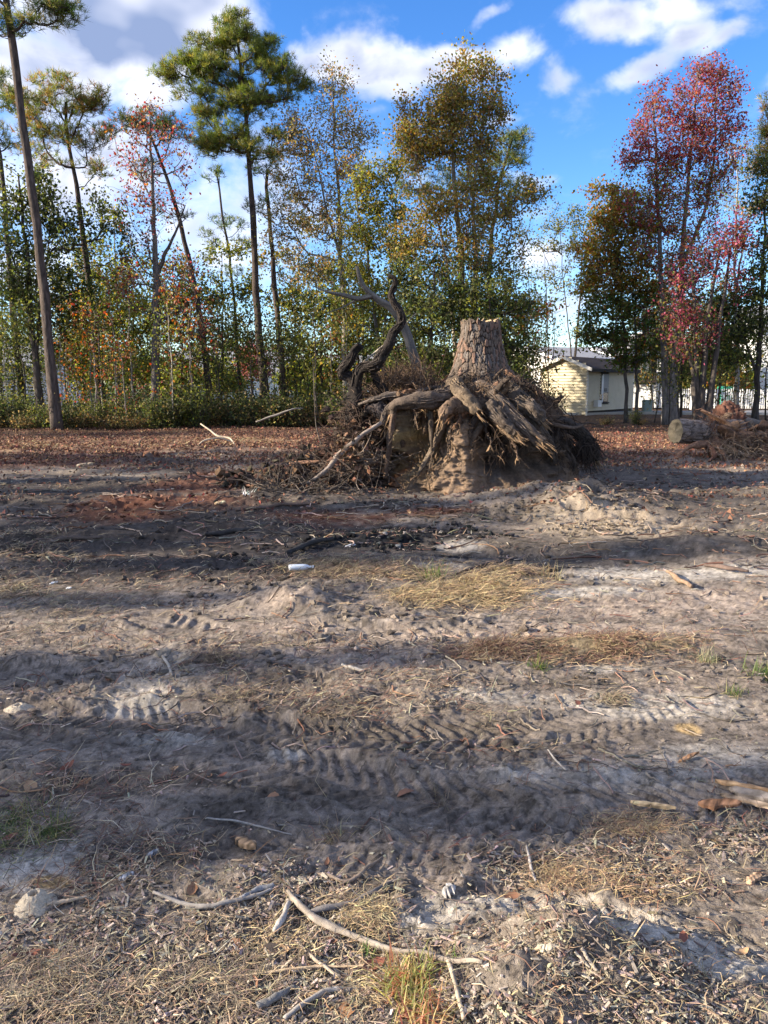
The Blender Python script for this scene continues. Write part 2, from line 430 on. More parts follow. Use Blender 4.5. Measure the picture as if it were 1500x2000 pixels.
def paint(x, y):
    n = len(x); r = np.hypot(x, y)
    A = np.array
    sand = A([.35, .29, .235]); pink = A([.33, .26, .205]); white = A([.53, .47, .395]); grey = A([.20, .166, .136]); dark = A([.060, .050, .043]); black = A([.018, .018, .019])
    red = A([.125, .055, .034]); litter = A([.17, .085, .055]); straw = A([.36, .27, .145]); yel = A([.42, .29, .14])
    c = np.tile(sand*.60+pink*.08, (n, 1))
    def mix(mask, col, amt=1.0):
        m = np.clip(mask*amt, 0, 1)[:, None]; nonlocal c; c = c*(1-m)+col*m
    b1 = fbm2(x*.5, y*1.2, 5, 61, .6); b2 = fbm2(x*1.6, y*3.4, 5, 62, .65); b3 = fbm2(x*7, y*10, 4, 63, .6); b4 = fbm2(x*3.0+4, y*5, 5, 64, .65)
    mix(sstep(-.15, .35, b2), grey*.85, .85)
    mix(sstep(.0, .4, b4), pink*.85, .5)
    mix(sstep(.1, .42, b1*.6+b3*.5), grey*.7, .7)
    def E(spec, col, amt=1.0, soft=.55, nz=.55):
        d = ell(x, y, spec)+nz*(b2*.7+b3*.6+b4*.3)
        mix(1-sstep(1-soft, 1+soft*.5, d), col, amt)
    # dark worked soil from the middle left to the charcoal, deepened by painted-in shade
    for s in [(180, 960, 330, 70), (420, 1010, 380, 60), (150, 1060, 330, 60), (620, 1060, 240, 45), (330, 1110, 330, 45), (600, 940, 170, 45), (1150, 905, 120, 40)]: E(s, dark*1.15, .93)
    for s in [(1000, 1010, 200, 14), (1420, 1000, 200, 40), (1300, 950, 260, 45), (1250, 1060, 280, 35), (1000, 1080, 260, 30), (1450, 1060, 120, 30), (1150, 1090, 240, 28)]: E(s, grey*.58, .85)
    for s in [(240, 1003, 130, 22), (400, 950, 120, 25), (640, 1010, 140, 16), (850, 1003, 100, 12), (80, 905, 200, 20), (330, 985, 160, 14), (480, 920, 100, 18)]: E(s, red*1.1, .8)
    for s in [(760, 1052, 110, 24), (830, 1040, 130, 18), (640, 1062, 70, 14), (1010, 1110, 110, 10), (880, 1085, 60, 8), (450, 1090, 60, 8), (1120, 1110, 60, 6)]: E(s, black*1.3, .97)
    for s in [(560, 1330, 90, 20), (620, 1570, 170, 35), (120, 1420, 160, 14), (450, 1600, 130, 40), (760, 1430, 260, 22), (1000, 1470, 200, 18), (250, 1540, 220, 30), (870, 1550, 60, 20), (330, 1660, 200, 30), (1050, 1340, 150, 10)]: E(s, grey*.6, .75)
    # pale sand
    for s in [(450, 915, 60, 9), (590, 880, 100, 9), (100, 920, 120, 8), (250, 930, 90, 8), (400, 893, 120, 10), (540, 862, 90, 6), (1170, 1035, 160, 24), (1130, 1015, 110, 12), (1240, 1040, 80, 16)]: E(s, A([.36, .285, .205]), .85)
    for s in [(1280, 1125, 190, 22), (1150, 1155, 130, 10), (1000, 1160, 110, 10), (1450, 1115, 110, 14), (900, 1062, 50, 8), (860, 1110, 60, 8)]: E(s, white*.82, .9)
    for s in [(700, 1285, 160, 24), (560, 1230, 120, 12), (1200, 1190, 250, 20), (1450, 1175, 180, 30), (560, 1190, 60, 14), (900, 1240, 150, 14), (1150, 1230, 260, 20)]: E(s, pink*1.1, .8)
    for s in [(290, 1330, 90, 60), (280, 1385, 70, 16), (1190, 1305, 80, 14), (1280, 1380, 200, 28), (560, 1475, 40, 14), (1150, 1520, 250, 28), (1400, 1480, 160, 30), (960, 1370, 110, 14), (330, 1450, 100, 16)]: E(s, white*.72, .8)
    for s in [(60, 1700, 120, 50), (130, 1650, 60, 25), (820, 1800, 120, 55), (1000, 1780, 150, 30), (1150, 1810, 150, 26), (1290, 1870, 160, 36), (1450, 1900, 110, 40), (700, 1860, 60, 16), (1380, 1930, 80, 20), (960, 1900, 60, 20)]: E(s, white*.80, .95)
    for s in [(100, 1720, 45, 14), (65, 1765, 40, 22), (1345, 1425, 28, 12)]: E(s, yel*.95, .9, .3, .2)
    for s in [(900, 1165, 130, 26), (640, 1110, 80, 18), (1200, 1265, 210, 20)]: E(s, straw*.7, .8)
    # brown needle litter and leaves further out
    lf = sstep(14.5, 21, r+2.2*b1+1.5*b2)
    mix(lf, litter, .85)
    mix(lf*sstep(.0, .35, b4+b3*.4), litter*.45, .8)
    mix(lf*sstep(.1, .35, b2), A([.40, .29, .17]), .5)
    mix(sstep(24, 29, r+1.5*b2), A([.085, .052, .030]), .9)
    mix(sstep(60, 80, r), A([.07, .085, .03]), .9)
    # specks and grain at every size
    w1, w2, iv = worley2(x*26, y*26, 71)
    hf = fbm2(x*38+3*b3, y*38, 4, 71, .7); nr = 1-sstep(5, 12, r)
    c *= (1-.5*sstep(.12, .35, hf)*nr+.35*sstep(-.12, -.4, hf)*nr)[:, None]
    c *= (1+.42*b3+.35*fbm2(x*24, y*24, 3, 77))[:, None]
    return np.clip(c, .012, .8)
pys = np.arange(2160, 816, -2.05)
rr = np.array([gp(750, p)[1] for p in pys])
rr = np.r_[.05, .4, .8, 1.05, rr[rr > 1.2]]
ex = [rr[-1]]
while ex[-1] < 1500: ex.append(ex[-1]*1.045 if ex[-1] < 80 else ex[-1]*1.2)
rr = np.r_[rr, ex[1:]]
thd = np.radians(np.linspace(-36, 36, 540)); tho = np.radians(np.linspace(36, 324, 74))[1:-1]
th = np.r_[thd, tho]; nr, na = len(rr), len(th)
RR, TH = np.meshgrid(rr, th, indexing='ij')
gx = (RR*np.sin(TH)).ravel(); gy = (RR*np.cos(TH)).ravel()
gz = H(gx, gy); gz *= 1-sstep(60, 100, np.hypot(gx, gy))
gcol = paint(gx, gy)
ii = np.arange(nr-1)[:, None]*na; jj = np.arange(na)[None, :]; j2 = (jj+1) % na
gq = np.stack([ii+jj, ii+na+jj, ii+na+j2, ii+j2], -1).reshape(-1, 4)
g = MB(); g.add(np.stack([gx, gy, gz], 1), q=gq, c=gcol)
def ground_mat():
    m = bpy.data.materials.new('ground_soil'); m.use_nodes = True; t = m.node_tree; t.nodes.clear()
    o = nd(t, 'ShaderNodeOutputMaterial'); b = nd(t, 'ShaderNodeBsdfPrincipled'); b.inputs['Roughness'].default_value = .97; b.inputs['Specular IOR Level'].default_value = .08
    t.links.new(b.outputs[0], o.inputs[0])
    a = nd(t, 'ShaderNodeAttribute', attribute_name='tint'); tcn = nd(t, 'ShaderNodeTexCoord'); v = tcn.outputs['Object']
    f = noise(t, v, 55, 6, .75); g_ = noise(t, v, 330, 3, .7)
    k = math_n(t, 'MULTIPLY', maprange(t, f.outputs[0], .28, .72, .62, 1.38, False), maprange(t, g_.outputs[0], .3, .7, .72, 1.28, False))
    hs = nd(t, 'ShaderNodeHueSaturation'); t.links.new(a.outputs['Color'], hs.inputs['Color']); t.links.new(k, hs.inputs['Value']); t.links.new(hs.outputs[0], b.inputs['Base Color'])
    hsum = math_n(t, 'ADD', f.outputs[0], math_n(t, 'MULTIPLY', g_.outputs[0], .35))
    bp = nd(t, 'ShaderNodeBump'); bp.inputs['Strength'].default_value = .9; bp.inputs['Distance'].default_value = .012
    t.links.new(hsum, bp.inputs['Height']); t.links.new(bp.outputs[0], b.inputs['Normal'])
    return m
ground = g.build('ground', ground_mat(), smooth=True, kind='structure')
# ------------------------------------------------------------------ trees
def hcol(cols, n, wts=None):
    cols = np.array(cols, float); k = rng.choice(len(cols), n, p=wts)
    return cols[k]*(1+.22*rng.normal(size=(n, 1)))*(1+.06*rng.normal(size=(n, 3)))
def leaves(pos, size, cols, droop=.3, tri=False):
    n = len(pos); a = rdir(n); a[:, 2] -= droop; a /= np.linalg.norm(a, axis=1)[:, None]
    b = np.cross(a, rdir(n)); b /= np.linalg.norm(b, axis=1)[:, None]+1e-9
    s = size*(.6+.8*rng.random(n))[:, None]
    if tri:
        v = np.stack([pos-b*s*.45, pos+b*s*.45, pos+a*s*1.1], 1).reshape(-1, 3)
        return v, None, np.arange(n*3).reshape(-1, 3), np.repeat(cols, 3, 0)
    nrm = np.cross(a, b)
    v = np.stack([pos, pos+a*s*.5-b*s*.36+nrm*s*.1, pos+a*s, pos+a*s*.5+b*s*.36+nrm*s*.1], 1).reshape(-1, 3)
    return v, np.arange(n*4).reshape(-1, 4), None, np.repeat(cols, 4, 0)
def tufts(pos, up, ln, cols, k=12, w=.018):
    """needle tufts: k thin blades fanning out round a shoot direction"""
    n = len(pos); P = np.repeat(pos, k, 0); U = np.repeat(up, k, 0); C = np.repeat(cols, k, 0)*(1+.15*rng.normal(size=(n*k, 1)))
    d = U*.75+rdir(n*k)*.85; d /= np.linalg.norm(d, axis=1)[:, None]
    b = np.cross(d, rdir(n*k)); b /= np.linalg.norm(b, axis=1)[:, None]+1e-9
    L = ln*(.7+.5*rng.random(n*k))[:, None]
    st = P+d*L*.1+np.repeat(up, k, 0)*L*(rng.random((n*k, 1))-.6)*.6
    v = np.stack([st-b*w*.5, st+b*w*.5, st+d*L], 1).reshape(-1, 3)
    return v, np.arange(n*k*3).reshape(-1, 3), np.repeat(C, 3, 0)
def skeleton(spines, cent, up=.35, wig=.12, rtw=.012, pw=.45, nseg=5):
    """spines: list of (points (m,3), radii (m)); cent: tips to reach. Returns list of limb (points, radii)"""
    N = []; base_r = []
    for p, r in spines:
        for a, b in zip(p, r): N.append(a); base_r.append(b)
    N = list(N); par = [-1]*len(N); cnt = [0]*len(N); limbs = []
    d0 = np.array([min(np.linalg.norm(np.array(N)[:, :]-c, axis=1)) for c in cent]); order = np.argsort(d0)
    Na = np.zeros((len(N)+len(cent)*nseg, 3)); Na[:len(N)] = N; nn = len(N); nsp = nn
    for ci in order:
        c = cent[ci]; D = Na[:nn]-c; hd = np.hypot(D[:, 0], D[:, 1])
        cost = np.linalg.norm(D, axis=1)+1.6*np.clip(D[:, 2]+.25*hd, 0, None)
        k = int(np.argmin(cost)); a = Na[k]; L = np.linalg.norm(c-a)
        if L < .05: continue
        t = np.linspace(0, 1, nseg+1)[:, None]; p = a+(c-a)*t
        p[:, 2] += (np.sin(t[:, 0]*math.pi)*-.10*L + (t[:, 0]**2-t[:, 0])*up*L*.3)
        w = rng.normal(size=p.shape)*wig*L/nseg; w[0] = 0; w[-1] = 0; p = p+w
        ids = []
        for q in p[1:]:
            Na[nn] = q; par.append(k if not ids else nn-1); cnt.append(0); ids.append(nn); nn += 1
        limbs.append((k, ids)); j = ids[-1]
        while j >= 0: cnt[j] += 1; j = par[j]
    out = []
    rad = np.array([rtw*max(1, c)**pw for c in cnt])
    for k, ids in limbs:
        r0 = rad[ids[0]]
        rs = np.array([min(r0*1.1, rad[k] if k >= nsp else base_r[k]*.8)]+[rad[i] for i in ids]); rs[-1] *= .55
        out.append((Na[[k]+ids], rs))
    return out
def blob_pts(blobs, origin, Y, dmin=0.0, depth=1.0, inner=.25):
    out = []
    for (px, py, rx, ry, n) in blobs:
        c = pt(px, py, Y); sx = rx/F*Y; sz = ry/F*Y
        u = rdir(n)*(inner+(1-inner)*rng.random((n, 1))**.6)
        q = c+u*np.array([sx, min(max(sx, sz)*depth, 3.5), sz]); q[:, 2] += 0
        out.append(q)
    return np.vstack(out)-origin
def spine(pxs, Y, origin, r0, r1, n=14, wob=.03, dy=0.0):
    p = np.array([pt(a, b, Y+dy*i/max(1, len(pxs)-1)) for i, (a, b) in enumerate(pxs)])-origin
    p = resample(p, n); p[1:, :2] += rng.normal(size=(n-1, 2))*wob
    return p, np.linspace(r0, r1, n)*(1+.05*rng.normal(size=n))
BK_PINE = (.085, .064, .054); BK_GREY = (.135, .12, .108); BK_DARK = (.075, .062, .052)
def tree(name, label, cat, Y, trunks, blobs, kind='leaf', cols=((.08, .12, .03),), wts=None, size=.11, per=70, spread=.45, bark=BK_GREY,
         twigs=5, group=None, depth=1.0, tri=False, needle=.22, tk=13, up=.3, rtw=.011, bare=None, tone=None, base=None, sides=9, dead=0):
    o = gp(trunks[0][0][0][0], 900); b0 = pt(trunks[0][0][0][0], trunks[0][0][0][1], Y); zb = float(H(np.array([b0[0]]), np.array([Y]), False)[0])
    org = np.array([b0[0], Y, zb]) if base is None else np.array(base, float)
    T = MB(); C = MB(); sps = []
    for i, (pl, r0, r1) in enumerate(trunks):
        p, r = spine(pl, Y, org, r0, r1, 16, .02 if i else .03)
        if i == 0 or abs(pl[0][1]-trunks[0][0][0][1]) < 12: p[0, 2] = -.15; r[0] *= 1.35; r[1] *= 1.08
        v, q, t = tube(resample(np.c_[p, r], 30, False)[:, :3], resample(np.c_[p, r], 30, False)[:, 3], sides, True,
                       lambda s, a: .08*np.sin(a*3+s*9)+.05*np.sin(a*5-s*31))
        T.add(v, q, t, np.array(bark)*(1+.1*rng.normal())); sps.append((p, r))
    if blobs:
        cent = blob_pts(blobs, org, Y, depth=depth)
        cent = cent[cent[:, 2] > .8]
        use = [(p[3:], r[3:]) for p, r in sps]
        L = skeleton(use, cent, up, rtw=rtw)
        P = np.array([l[0] for l in L]); R = np.array([l[1] for l in L])
        big = R[:, 0] > .03
        for lim, k in ((P[big], 6), (P[~big], 4)):
            if len(lim):
                v, q = mtube(lim, R[big] if k == 6 else R[~big], k); T.add(v, q, None, np.array(bark)*.95)
        tips = P[:, -1]; tdir = P[:, -1]-P[:, -2]; tdir /= np.linalg.norm(tdir, axis=1)[:, None]+1e-9
        hue = np.array([n3(np.array([c*.9+o[0]]), 3)[0] for c in tips])
        if kind == 'pine':
            m = per; base_ = np.repeat(tips, m, 0); dr = rdir(len(base_), .45)
            off = dr*np.array([1, 1, .5])*spread*(rng.random((len(base_), 1))**.45)
            pos = base_+off; upv = dr*.6+np.array([0, 0, .7]); upv /= np.linalg.norm(upv, axis=1)[:, None]
            cc = hcol(cols, len(pos), wts); cc *= (1+.25*np.repeat(hue, m))[:, None]
            v, t, c_ = tufts(pos, upv, needle, np.clip(cc, .008, .9), tk); C.add(v, None, t, c_)
            s = rng.random(len(pos)) < .35
            PP = np.stack([base_[s], base_[s]+off[s]*.5+[0, 0, -.04], pos[s]], 1); v, q = mtube(PP, np.tile([.012, .009, .005], (len(PP), 1)), 3); T.add(v, q, None, bark)
        else:
            m = twigs; bs = np.repeat(tips, m, 0); dr = np.repeat(tdir, m, 0)*.5+rdir(len(bs), .25)
            dr /= np.linalg.norm(dr, axis=1)[:, None]; tl = spread*(.5+rng.random((len(bs), 1)))
            e = bs+dr*tl; mid = (bs+e)/2+rng.normal(size=e.shape)*.05
            v, q = mtube(np.stack([bs, mid, e], 1), np.tile([rtw*.62, rtw*.42, rtw*.2], (len(bs), 1)), 3); T.add(v, q, None, bark)
            nl = per*len(tips); k = rng.integers(0, len(bs), nl); f = rng.random((nl, 1))
            pos = bs[k]+(e[k]-bs[k])*f+rng.normal(size=(nl, 3))*spread*.28
            cc = hcol(cols, nl, wts)
            h = hue[k//m]; cc *= (1+.25*h)[:, None]
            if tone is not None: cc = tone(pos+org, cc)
            v, q, t, c_ = leaves(pos, size, np.clip(cc, .008, .9), tri=tri); C.add(v, q, t, c_)
    root = thing(name, label, cat, org, group)
    T.build('trunk', M_BARK, root, smooth=True)
    if C.n: C.build('crown', M_NEEDLE if kind == 'pine' else M_LEAF, root)
    return root
PINE = [(.11, .15, .03), (.16, .18, .04), (.06, .10, .026), (.20, .18, .055)]
PINEY = [(.18, .20, .045), (.26, .23, .055), (.09, .125, .032), (.28, .16, .06)]
PINED = [(.04, .065, .02), (.065, .09, .025), (.13, .09, .035)]
OLIVE = [(.27, .20, .05), (.19, .165, .045), (.13, .145, .04), (.33, .21, .07), (.20, .11, .05)]
TAN = [(.36, .26, .13), (.25, .20, .09), (.17, .16, .06), (.36, .19, .09)]
GREEN = [(.115, .13, .034), (.17, .175, .045), (.065, .085, .026), (.24, .20, .055)]
DGREEN = [(.035, .05, .02), (.052, .068, .024), (.085, .085, .03)]
YELG = [(.22, .23, .045), (.16, .185, .04), (.29, .235, .055), (.10, .13, .035)]
RED = [(.36, .08, .08), (.27, .06, .07), (.36, .14, .08), (.18, .05, .05), (.36, .14, .12)]
MAG = [(.28, .055, .10), (.20, .04, .075), (.34, .10, .14), (.13, .035, .055)]
RUST = [(.30, .10, .04), (.24, .06, .04), (.17, .10, .04), (.32, .16, .06)]
ORNG = [(.27, .15, .035), (.20, .13, .03), (.31, .11, .03), (.12, .11, .03)]

tree('pine_tree', 'tall leaning pine with dark bare trunk at the far left, its top out of frame', 'tree', 26.5,
     [([(112, 838), (104, 760), (92, 620), (76, 480), (62, 370), (46, 250), (38, 150), (24, 60), (5, -60), (-10, -220)], .18, .09)],
     [(115, 28, 42, 20, 16), (60, 58, 30, 14, 3), (8, 50, 26, 20, 7), (-60, -60, 90, 60, 22), (60, -130, 110, 70, 26), (-30, -260, 90, 60, 22)], 'pine', PINE, per=15, spread=.42, bark=(.085, .066, .056), needle=.25)
tree('pine_tree', 'mid-height pine with yellowing rounded crown right of the tall leaning trunk', 'tree', 31,
     [([(202, 800), (190, 700), (176, 560), (158, 420), (143, 320), (132, 250), (126, 200)], .17, .05)],
     [(60, 190, 40, 22, 10), (120, 190, 50, 34, 18), (180, 200, 34, 34, 14), (80, 250, 55, 24, 14), (165, 262, 45, 26, 13), (60, 215, 30, 20, 6), (110, 310, 70, 22, 9), (190, 330, 26, 16, 4)], 'pine', PINEY, per=16, spread=.46, bark=BK_PINE)
tree('pine_tree', 'leaning pine with small dark crown showing behind the sparse red leaves', 'tree', 34,
     [([(412, 800), (400, 690), (380, 560), (352, 440), (322, 340), (300, 285), (285, 250)], .16, .05)],
     [(250, 235, 34, 22, 12), (300, 240, 40, 22, 14), (350, 262, 42, 20, 12), (285, 330, 30, 20, 6), (215, 260, 20, 12, 4), (330, 410, 40, 16, 4)], 'pine', PINED+PINE[:1], per=12, spread=.45, bark=BK_PINE)
tree('pine_tree', 'tallest full-crowned green pine standing near the middle of the left wood', 'tree', 32,
     [([(517, 805), (510, 690), (500, 560), (494, 460), (489, 360), (484, 280), (478, 190), (468, 110), (462, 60)], .185, .05)],
     [(462, 62, 46, 26, 22), (420, 95, 52, 24, 20), (500, 100, 40, 28, 16), (365, 135, 50, 18, 20), (440, 150, 66, 24, 26), (545, 150, 45, 26, 18), (590, 165, 16, 18, 6), (325, 148, 18, 16, 6),
      (385, 185, 34, 14, 8), (470, 205, 60, 24, 22), (395, 225, 30, 14, 8), (530, 195, 40, 20, 12), (440, 270, 62, 26, 24), (410, 290, 30, 18, 8), (500, 300, 40, 20, 10), (545, 265, 24, 14, 5)], 'pine', PINEY[:3]+PINE[:2], per=19, spread=.46, bark=BK_PINE, tk=15)
tree('pine_tree', 'slim dark pine trunk just right of the tallest green pine', 'tree', 34,
     [([(556, 805), (548, 690), (538, 580), (530, 480), (524, 400), (520, 330)], .16, .06)],
     [(520, 330, 40, 26, 10), (560, 390, 30, 18, 6), (500, 400, 30, 18, 6), (545, 300, 20, 16, 5)], 'pine', PINED+PINE[:1], per=10, spread=.42, bark=BK_PINE)
tree('pine_tree', 'thin dark pine pole with short tufts left of the tallest pine', 'tree', 37,
     [([(472, 800), (465, 690), (455, 580), (442, 470), (430, 390), (422, 335)], .10, .035)],
     [(420, 345, 16, 16, 5), (445, 430, 40, 18, 8), (410, 470, 24, 14, 4), (470, 480, 24, 14, 4), (450, 530, 40, 14, 4)], 'pine', PINE[:2]+PINED[:1], per=10, spread=.38, bark=BK_DARK)
tree('pine_tree', 'pine at the left picture edge with dark crown beside the leaning trunk', 'tree', 33,
     [([(48, 820), (36, 700), (22, 560), (8, 400), (-8, 250), (-20, 160)], .15, .06)],
     [(-10, 160, 34, 24, 12), (18, 200, 26, 20, 9), (-20, 260, 50, 20, 12), (20, 275, 40, 16, 8)], 'pine', PINE, per=11, spread=.42, bark=BK_PINE)
tree('pine_tree', 'green pine crown rising behind the olive tree, right side', 'tree', 35,
     [([(962, 800), (958, 650), (955, 520), (968, 400), (985, 320), (1000, 270)], .15, .05)],
     [(1012, 275, 26, 20, 12), (985, 300, 30, 22, 12), (1022, 310, 18, 22, 6), (960, 340, 40, 20, 10), (1000, 370, 40, 22, 10), (900, 360, 40, 20, 8), (850, 350, 60, 16, 10), (790, 370, 30, 14, 5), (950, 420, 40, 16, 6)], 'pine', PINEY[:3]+PINED[:1], per=12, spread=.42, bark=BK_PINE)
tree('pine_tree', 'yellow-green pine cut off by the right picture edge', 'tree', 31,
     [([(1512, 835), (1510, 650), (1515, 450), (1520, 300), (1522, 200)], .17, .05)],
     [(1505, 260, 26, 30, 14), (1520, 210, 24, 30, 10), (1500, 320, 26, 26, 10), (1540, 300, 50, 60, 22), (1510, 400, 30, 24, 9)], 'pine', PINEY, per=13, spread=.42, bark=BK_PINE)
# broadleaved trees
tree('sweetgum_tree', 'grey forked trunk with sparse rust-red leaves on bare spreading limbs', 'tree', 29,
     [([(300, 818), (303, 740), (305, 640), (305, 560), (306, 520)], .165, .13), ([(306, 530), (300, 440), (298, 350), (294, 260), (290, 205)], .10, .02), ([(305, 540), (317, 505), (334, 475), (350, 435), (362, 400)], .085, .02)],
     [(255, 290, 34, 60, 20), (300, 260, 30, 60, 16), (350, 300, 26, 60, 14), (280, 380, 50, 40, 18), (330, 420, 50, 40, 12), (265, 480, 40, 40, 16), (240, 560, 30, 40, 10), (360, 540, 50, 40, 16), (345, 600, 40, 26, 10), (390, 640, 40, 34, 12), (270, 560, 30, 40, 8)],
     cols=[tuple(q*.8 for q in c_) for c_ in RUST+RED[:2]]+TAN[:1], per=19, spread=.55, size=.10, bark=BK_GREY, twigs=5, up=.1)
tree('oak_tree', 'broad olive and gold tree with upright twiggy top behind the stump', 'tree', 29,
     [([(905, 790), (905, 700), (903, 600), (900, 480), (888, 380), (884, 300), (880, 220), (876, 160)], .18, .02), ([(915, 790), (925, 640), (930, 520), (925, 420), (926, 350), (945, 250), (940, 160)], .13, .016), ([(897, 790), (885, 640), (872, 520), (850, 420), (810, 330)], .10, .02)],
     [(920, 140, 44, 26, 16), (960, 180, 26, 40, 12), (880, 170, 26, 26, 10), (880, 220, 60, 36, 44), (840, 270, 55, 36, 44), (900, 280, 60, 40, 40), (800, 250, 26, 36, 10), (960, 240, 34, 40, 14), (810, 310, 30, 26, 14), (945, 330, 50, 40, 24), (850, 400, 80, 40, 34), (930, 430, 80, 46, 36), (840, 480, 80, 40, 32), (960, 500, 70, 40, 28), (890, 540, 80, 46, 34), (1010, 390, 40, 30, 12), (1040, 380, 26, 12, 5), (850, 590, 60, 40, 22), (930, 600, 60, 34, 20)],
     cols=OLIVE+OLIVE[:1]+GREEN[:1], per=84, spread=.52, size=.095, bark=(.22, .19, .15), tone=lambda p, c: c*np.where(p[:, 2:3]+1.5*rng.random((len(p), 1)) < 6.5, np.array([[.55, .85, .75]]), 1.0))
tree('oak_tree', 'tall grey tree with nearly bare wispy top and pale tan leaves', 'tree', 32,
     [([(676, 800), (674, 700), (670, 580), (664, 470), (662, 380), (656, 300), (652, 220), (648, 150)], .14, .015), ([(672, 640), (668, 520), (640, 420), (622, 330), (600, 250)], .08, .015)],
     [(655, 180, 32, 50, 18), (640, 240, 40, 40, 16), (690, 250, 30, 40, 10), (600, 260, 36, 50, 16), (560, 250, 26, 40, 9), (575, 290, 34, 30, 14), (700, 255, 40, 16, 7), (640, 330, 60, 40, 24), (570, 360, 50, 40, 22), (690, 350, 36, 40, 14), (620, 430, 70, 50, 34), (550, 440, 40, 40, 18), (680, 450, 40, 40, 14), (600, 520, 60, 40, 20)],
     cols=TAN+OLIVE[:2], per=52, spread=.55, size=.09, bark=(.26, .23, .19), twigs=7)
tree('oak_tree', 'leaning young tree with yellow-green leaves left of the olive oak', 'tree', 30.5,
     [([(760, 790), (745, 700), (730, 600), (718, 500), (700, 420), (690, 340)], .10, .02), ([(745, 690), (760, 560), (775, 450), (765, 360)], .06, .015)],
     [(720, 350, 40, 26, 14), (760, 330, 34, 20, 10), (700, 400, 40, 30, 16), (770, 410, 40, 30, 16), (730, 470, 60, 40, 30), (790, 500, 40, 40, 18), (700, 540, 50, 40, 20), (770, 580, 60, 40, 26), (700, 620, 50, 34, 16), (800, 640, 40, 34, 14)],
     cols=GREEN+OLIVE[:2]+YELG[:2], per=70, spread=.46, size=.105, bark=BK_GREY)
tree('oak_tree', 'dark green leafy tree filling in behind the stump top', 'tree', 27.5,
     [([(838, 800), (840, 700), (846, 600), (850, 520)], .10, .03), ([(1000, 800), (990, 700), (985, 600)], .08, .02)],
     [(800, 560, 50, 40, 20), (850, 620, 60, 40, 30), (920, 640, 50, 40, 18), (980, 640, 50, 36, 20), (1000, 690, 40, 30, 16), (840, 690, 60, 30, 20), (1000, 600, 40, 30, 12), (780, 660, 40, 30, 12), (940, 570, 50, 30, 14), (1010, 740, 30, 24, 12), (860, 740, 50, 20, 10)],
     cols=DGREEN+GREEN[:2], per=60, spread=.46, size=.11, bark=BK_DARK)
tree('oak_tree', 'green tree at the left edge behind the leaning pine trunk', 'tree', 29,
     [([(84, 835), (74, 740), (60, 600), (50, 470), (42, 400), (38, 340)], .15, .03), ([(70, 700), (78, 600), (92, 500), (98, 430)], .07, .02), ([(66, 640), (30, 520), (5, 440)], .06, .02)],
     [(60, 370, 50, 40, 24), (20, 400, 40, 40, 22), (100, 420, 40, 40, 20), (140, 460, 40, 40, 16), (30, 480, 50, 40, 24), (80, 520, 60, 40, 26), (140, 560, 50, 40, 18), (20, 560, 40, 40, 18), (70, 600, 60, 40, 22), (110, 640, 50, 40, 16), (200, 420, 40, 30, 12), (230, 470, 30, 30, 8)],
     cols=DGREEN+GREEN[:3], per=48, spread=.48, size=.115, bark=BK_DARK)
tree('oak_tree', 'yellowing small tree low between the leaning pine and the rust-leaved sweetgum', 'tree', 33,
     [([(195, 810), (200, 720), (205, 620), (212, 540)], .07, .02), ([(230, 810), (232, 700), (228, 580), (222, 420)], .06, .015)],
     [(170, 520, 40, 34, 18), (220, 540, 40, 34, 16), (150, 600, 50, 34, 20), (230, 620, 50, 34, 22), (180, 660, 50, 30, 20), (250, 690, 40, 30, 14), (130, 690, 40, 30, 12), (222, 430, 24, 20, 6)],
     cols=YELG+GREEN[:2]+ORNG[:1], per=50, spread=.48, size=.11, bark=BK_GREY)
tree('sweetgum_tree', 'tall twin-trunked red-leaved tree right of the shed', 'tree', 30,
     [([(1302, 812), (1299, 720), (1294, 620), (1291, 540), (1286, 440), (1284, 330), (1280, 240), (1277, 185)], .15, .02), ([(1314, 815), (1318, 700), (1330, 600), (1332, 500), (1342, 380), (1352, 280), (1358, 200), (1362, 140)], .17, .02), ([(1332, 520), (1380, 400), (1395, 300), (1400, 180), (1412, 130)], .08, .015)],
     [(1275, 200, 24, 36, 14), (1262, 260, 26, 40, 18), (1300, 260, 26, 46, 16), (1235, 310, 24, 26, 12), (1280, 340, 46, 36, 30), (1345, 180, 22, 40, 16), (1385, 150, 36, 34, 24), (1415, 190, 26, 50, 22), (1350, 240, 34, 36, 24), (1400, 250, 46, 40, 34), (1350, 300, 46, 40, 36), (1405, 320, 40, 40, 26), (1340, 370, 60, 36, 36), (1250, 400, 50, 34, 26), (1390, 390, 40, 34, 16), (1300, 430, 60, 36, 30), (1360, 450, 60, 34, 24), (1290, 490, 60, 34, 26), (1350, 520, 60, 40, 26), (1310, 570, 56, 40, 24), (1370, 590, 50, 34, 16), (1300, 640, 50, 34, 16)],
     cols=RED+MAG[1:2]+RUST[2:3], per=42, spread=.5, size=.092, bark=(.19, .165, .145), tone=lambda p, c: c*np.where((p[:, 2:3] < 9.5)*(rng.random((len(p), 1)) < .45), np.array([[.75, 2.0, .5]]), 1.0)*np.where(p[:, 2:3] < 6, .7, 1.0))
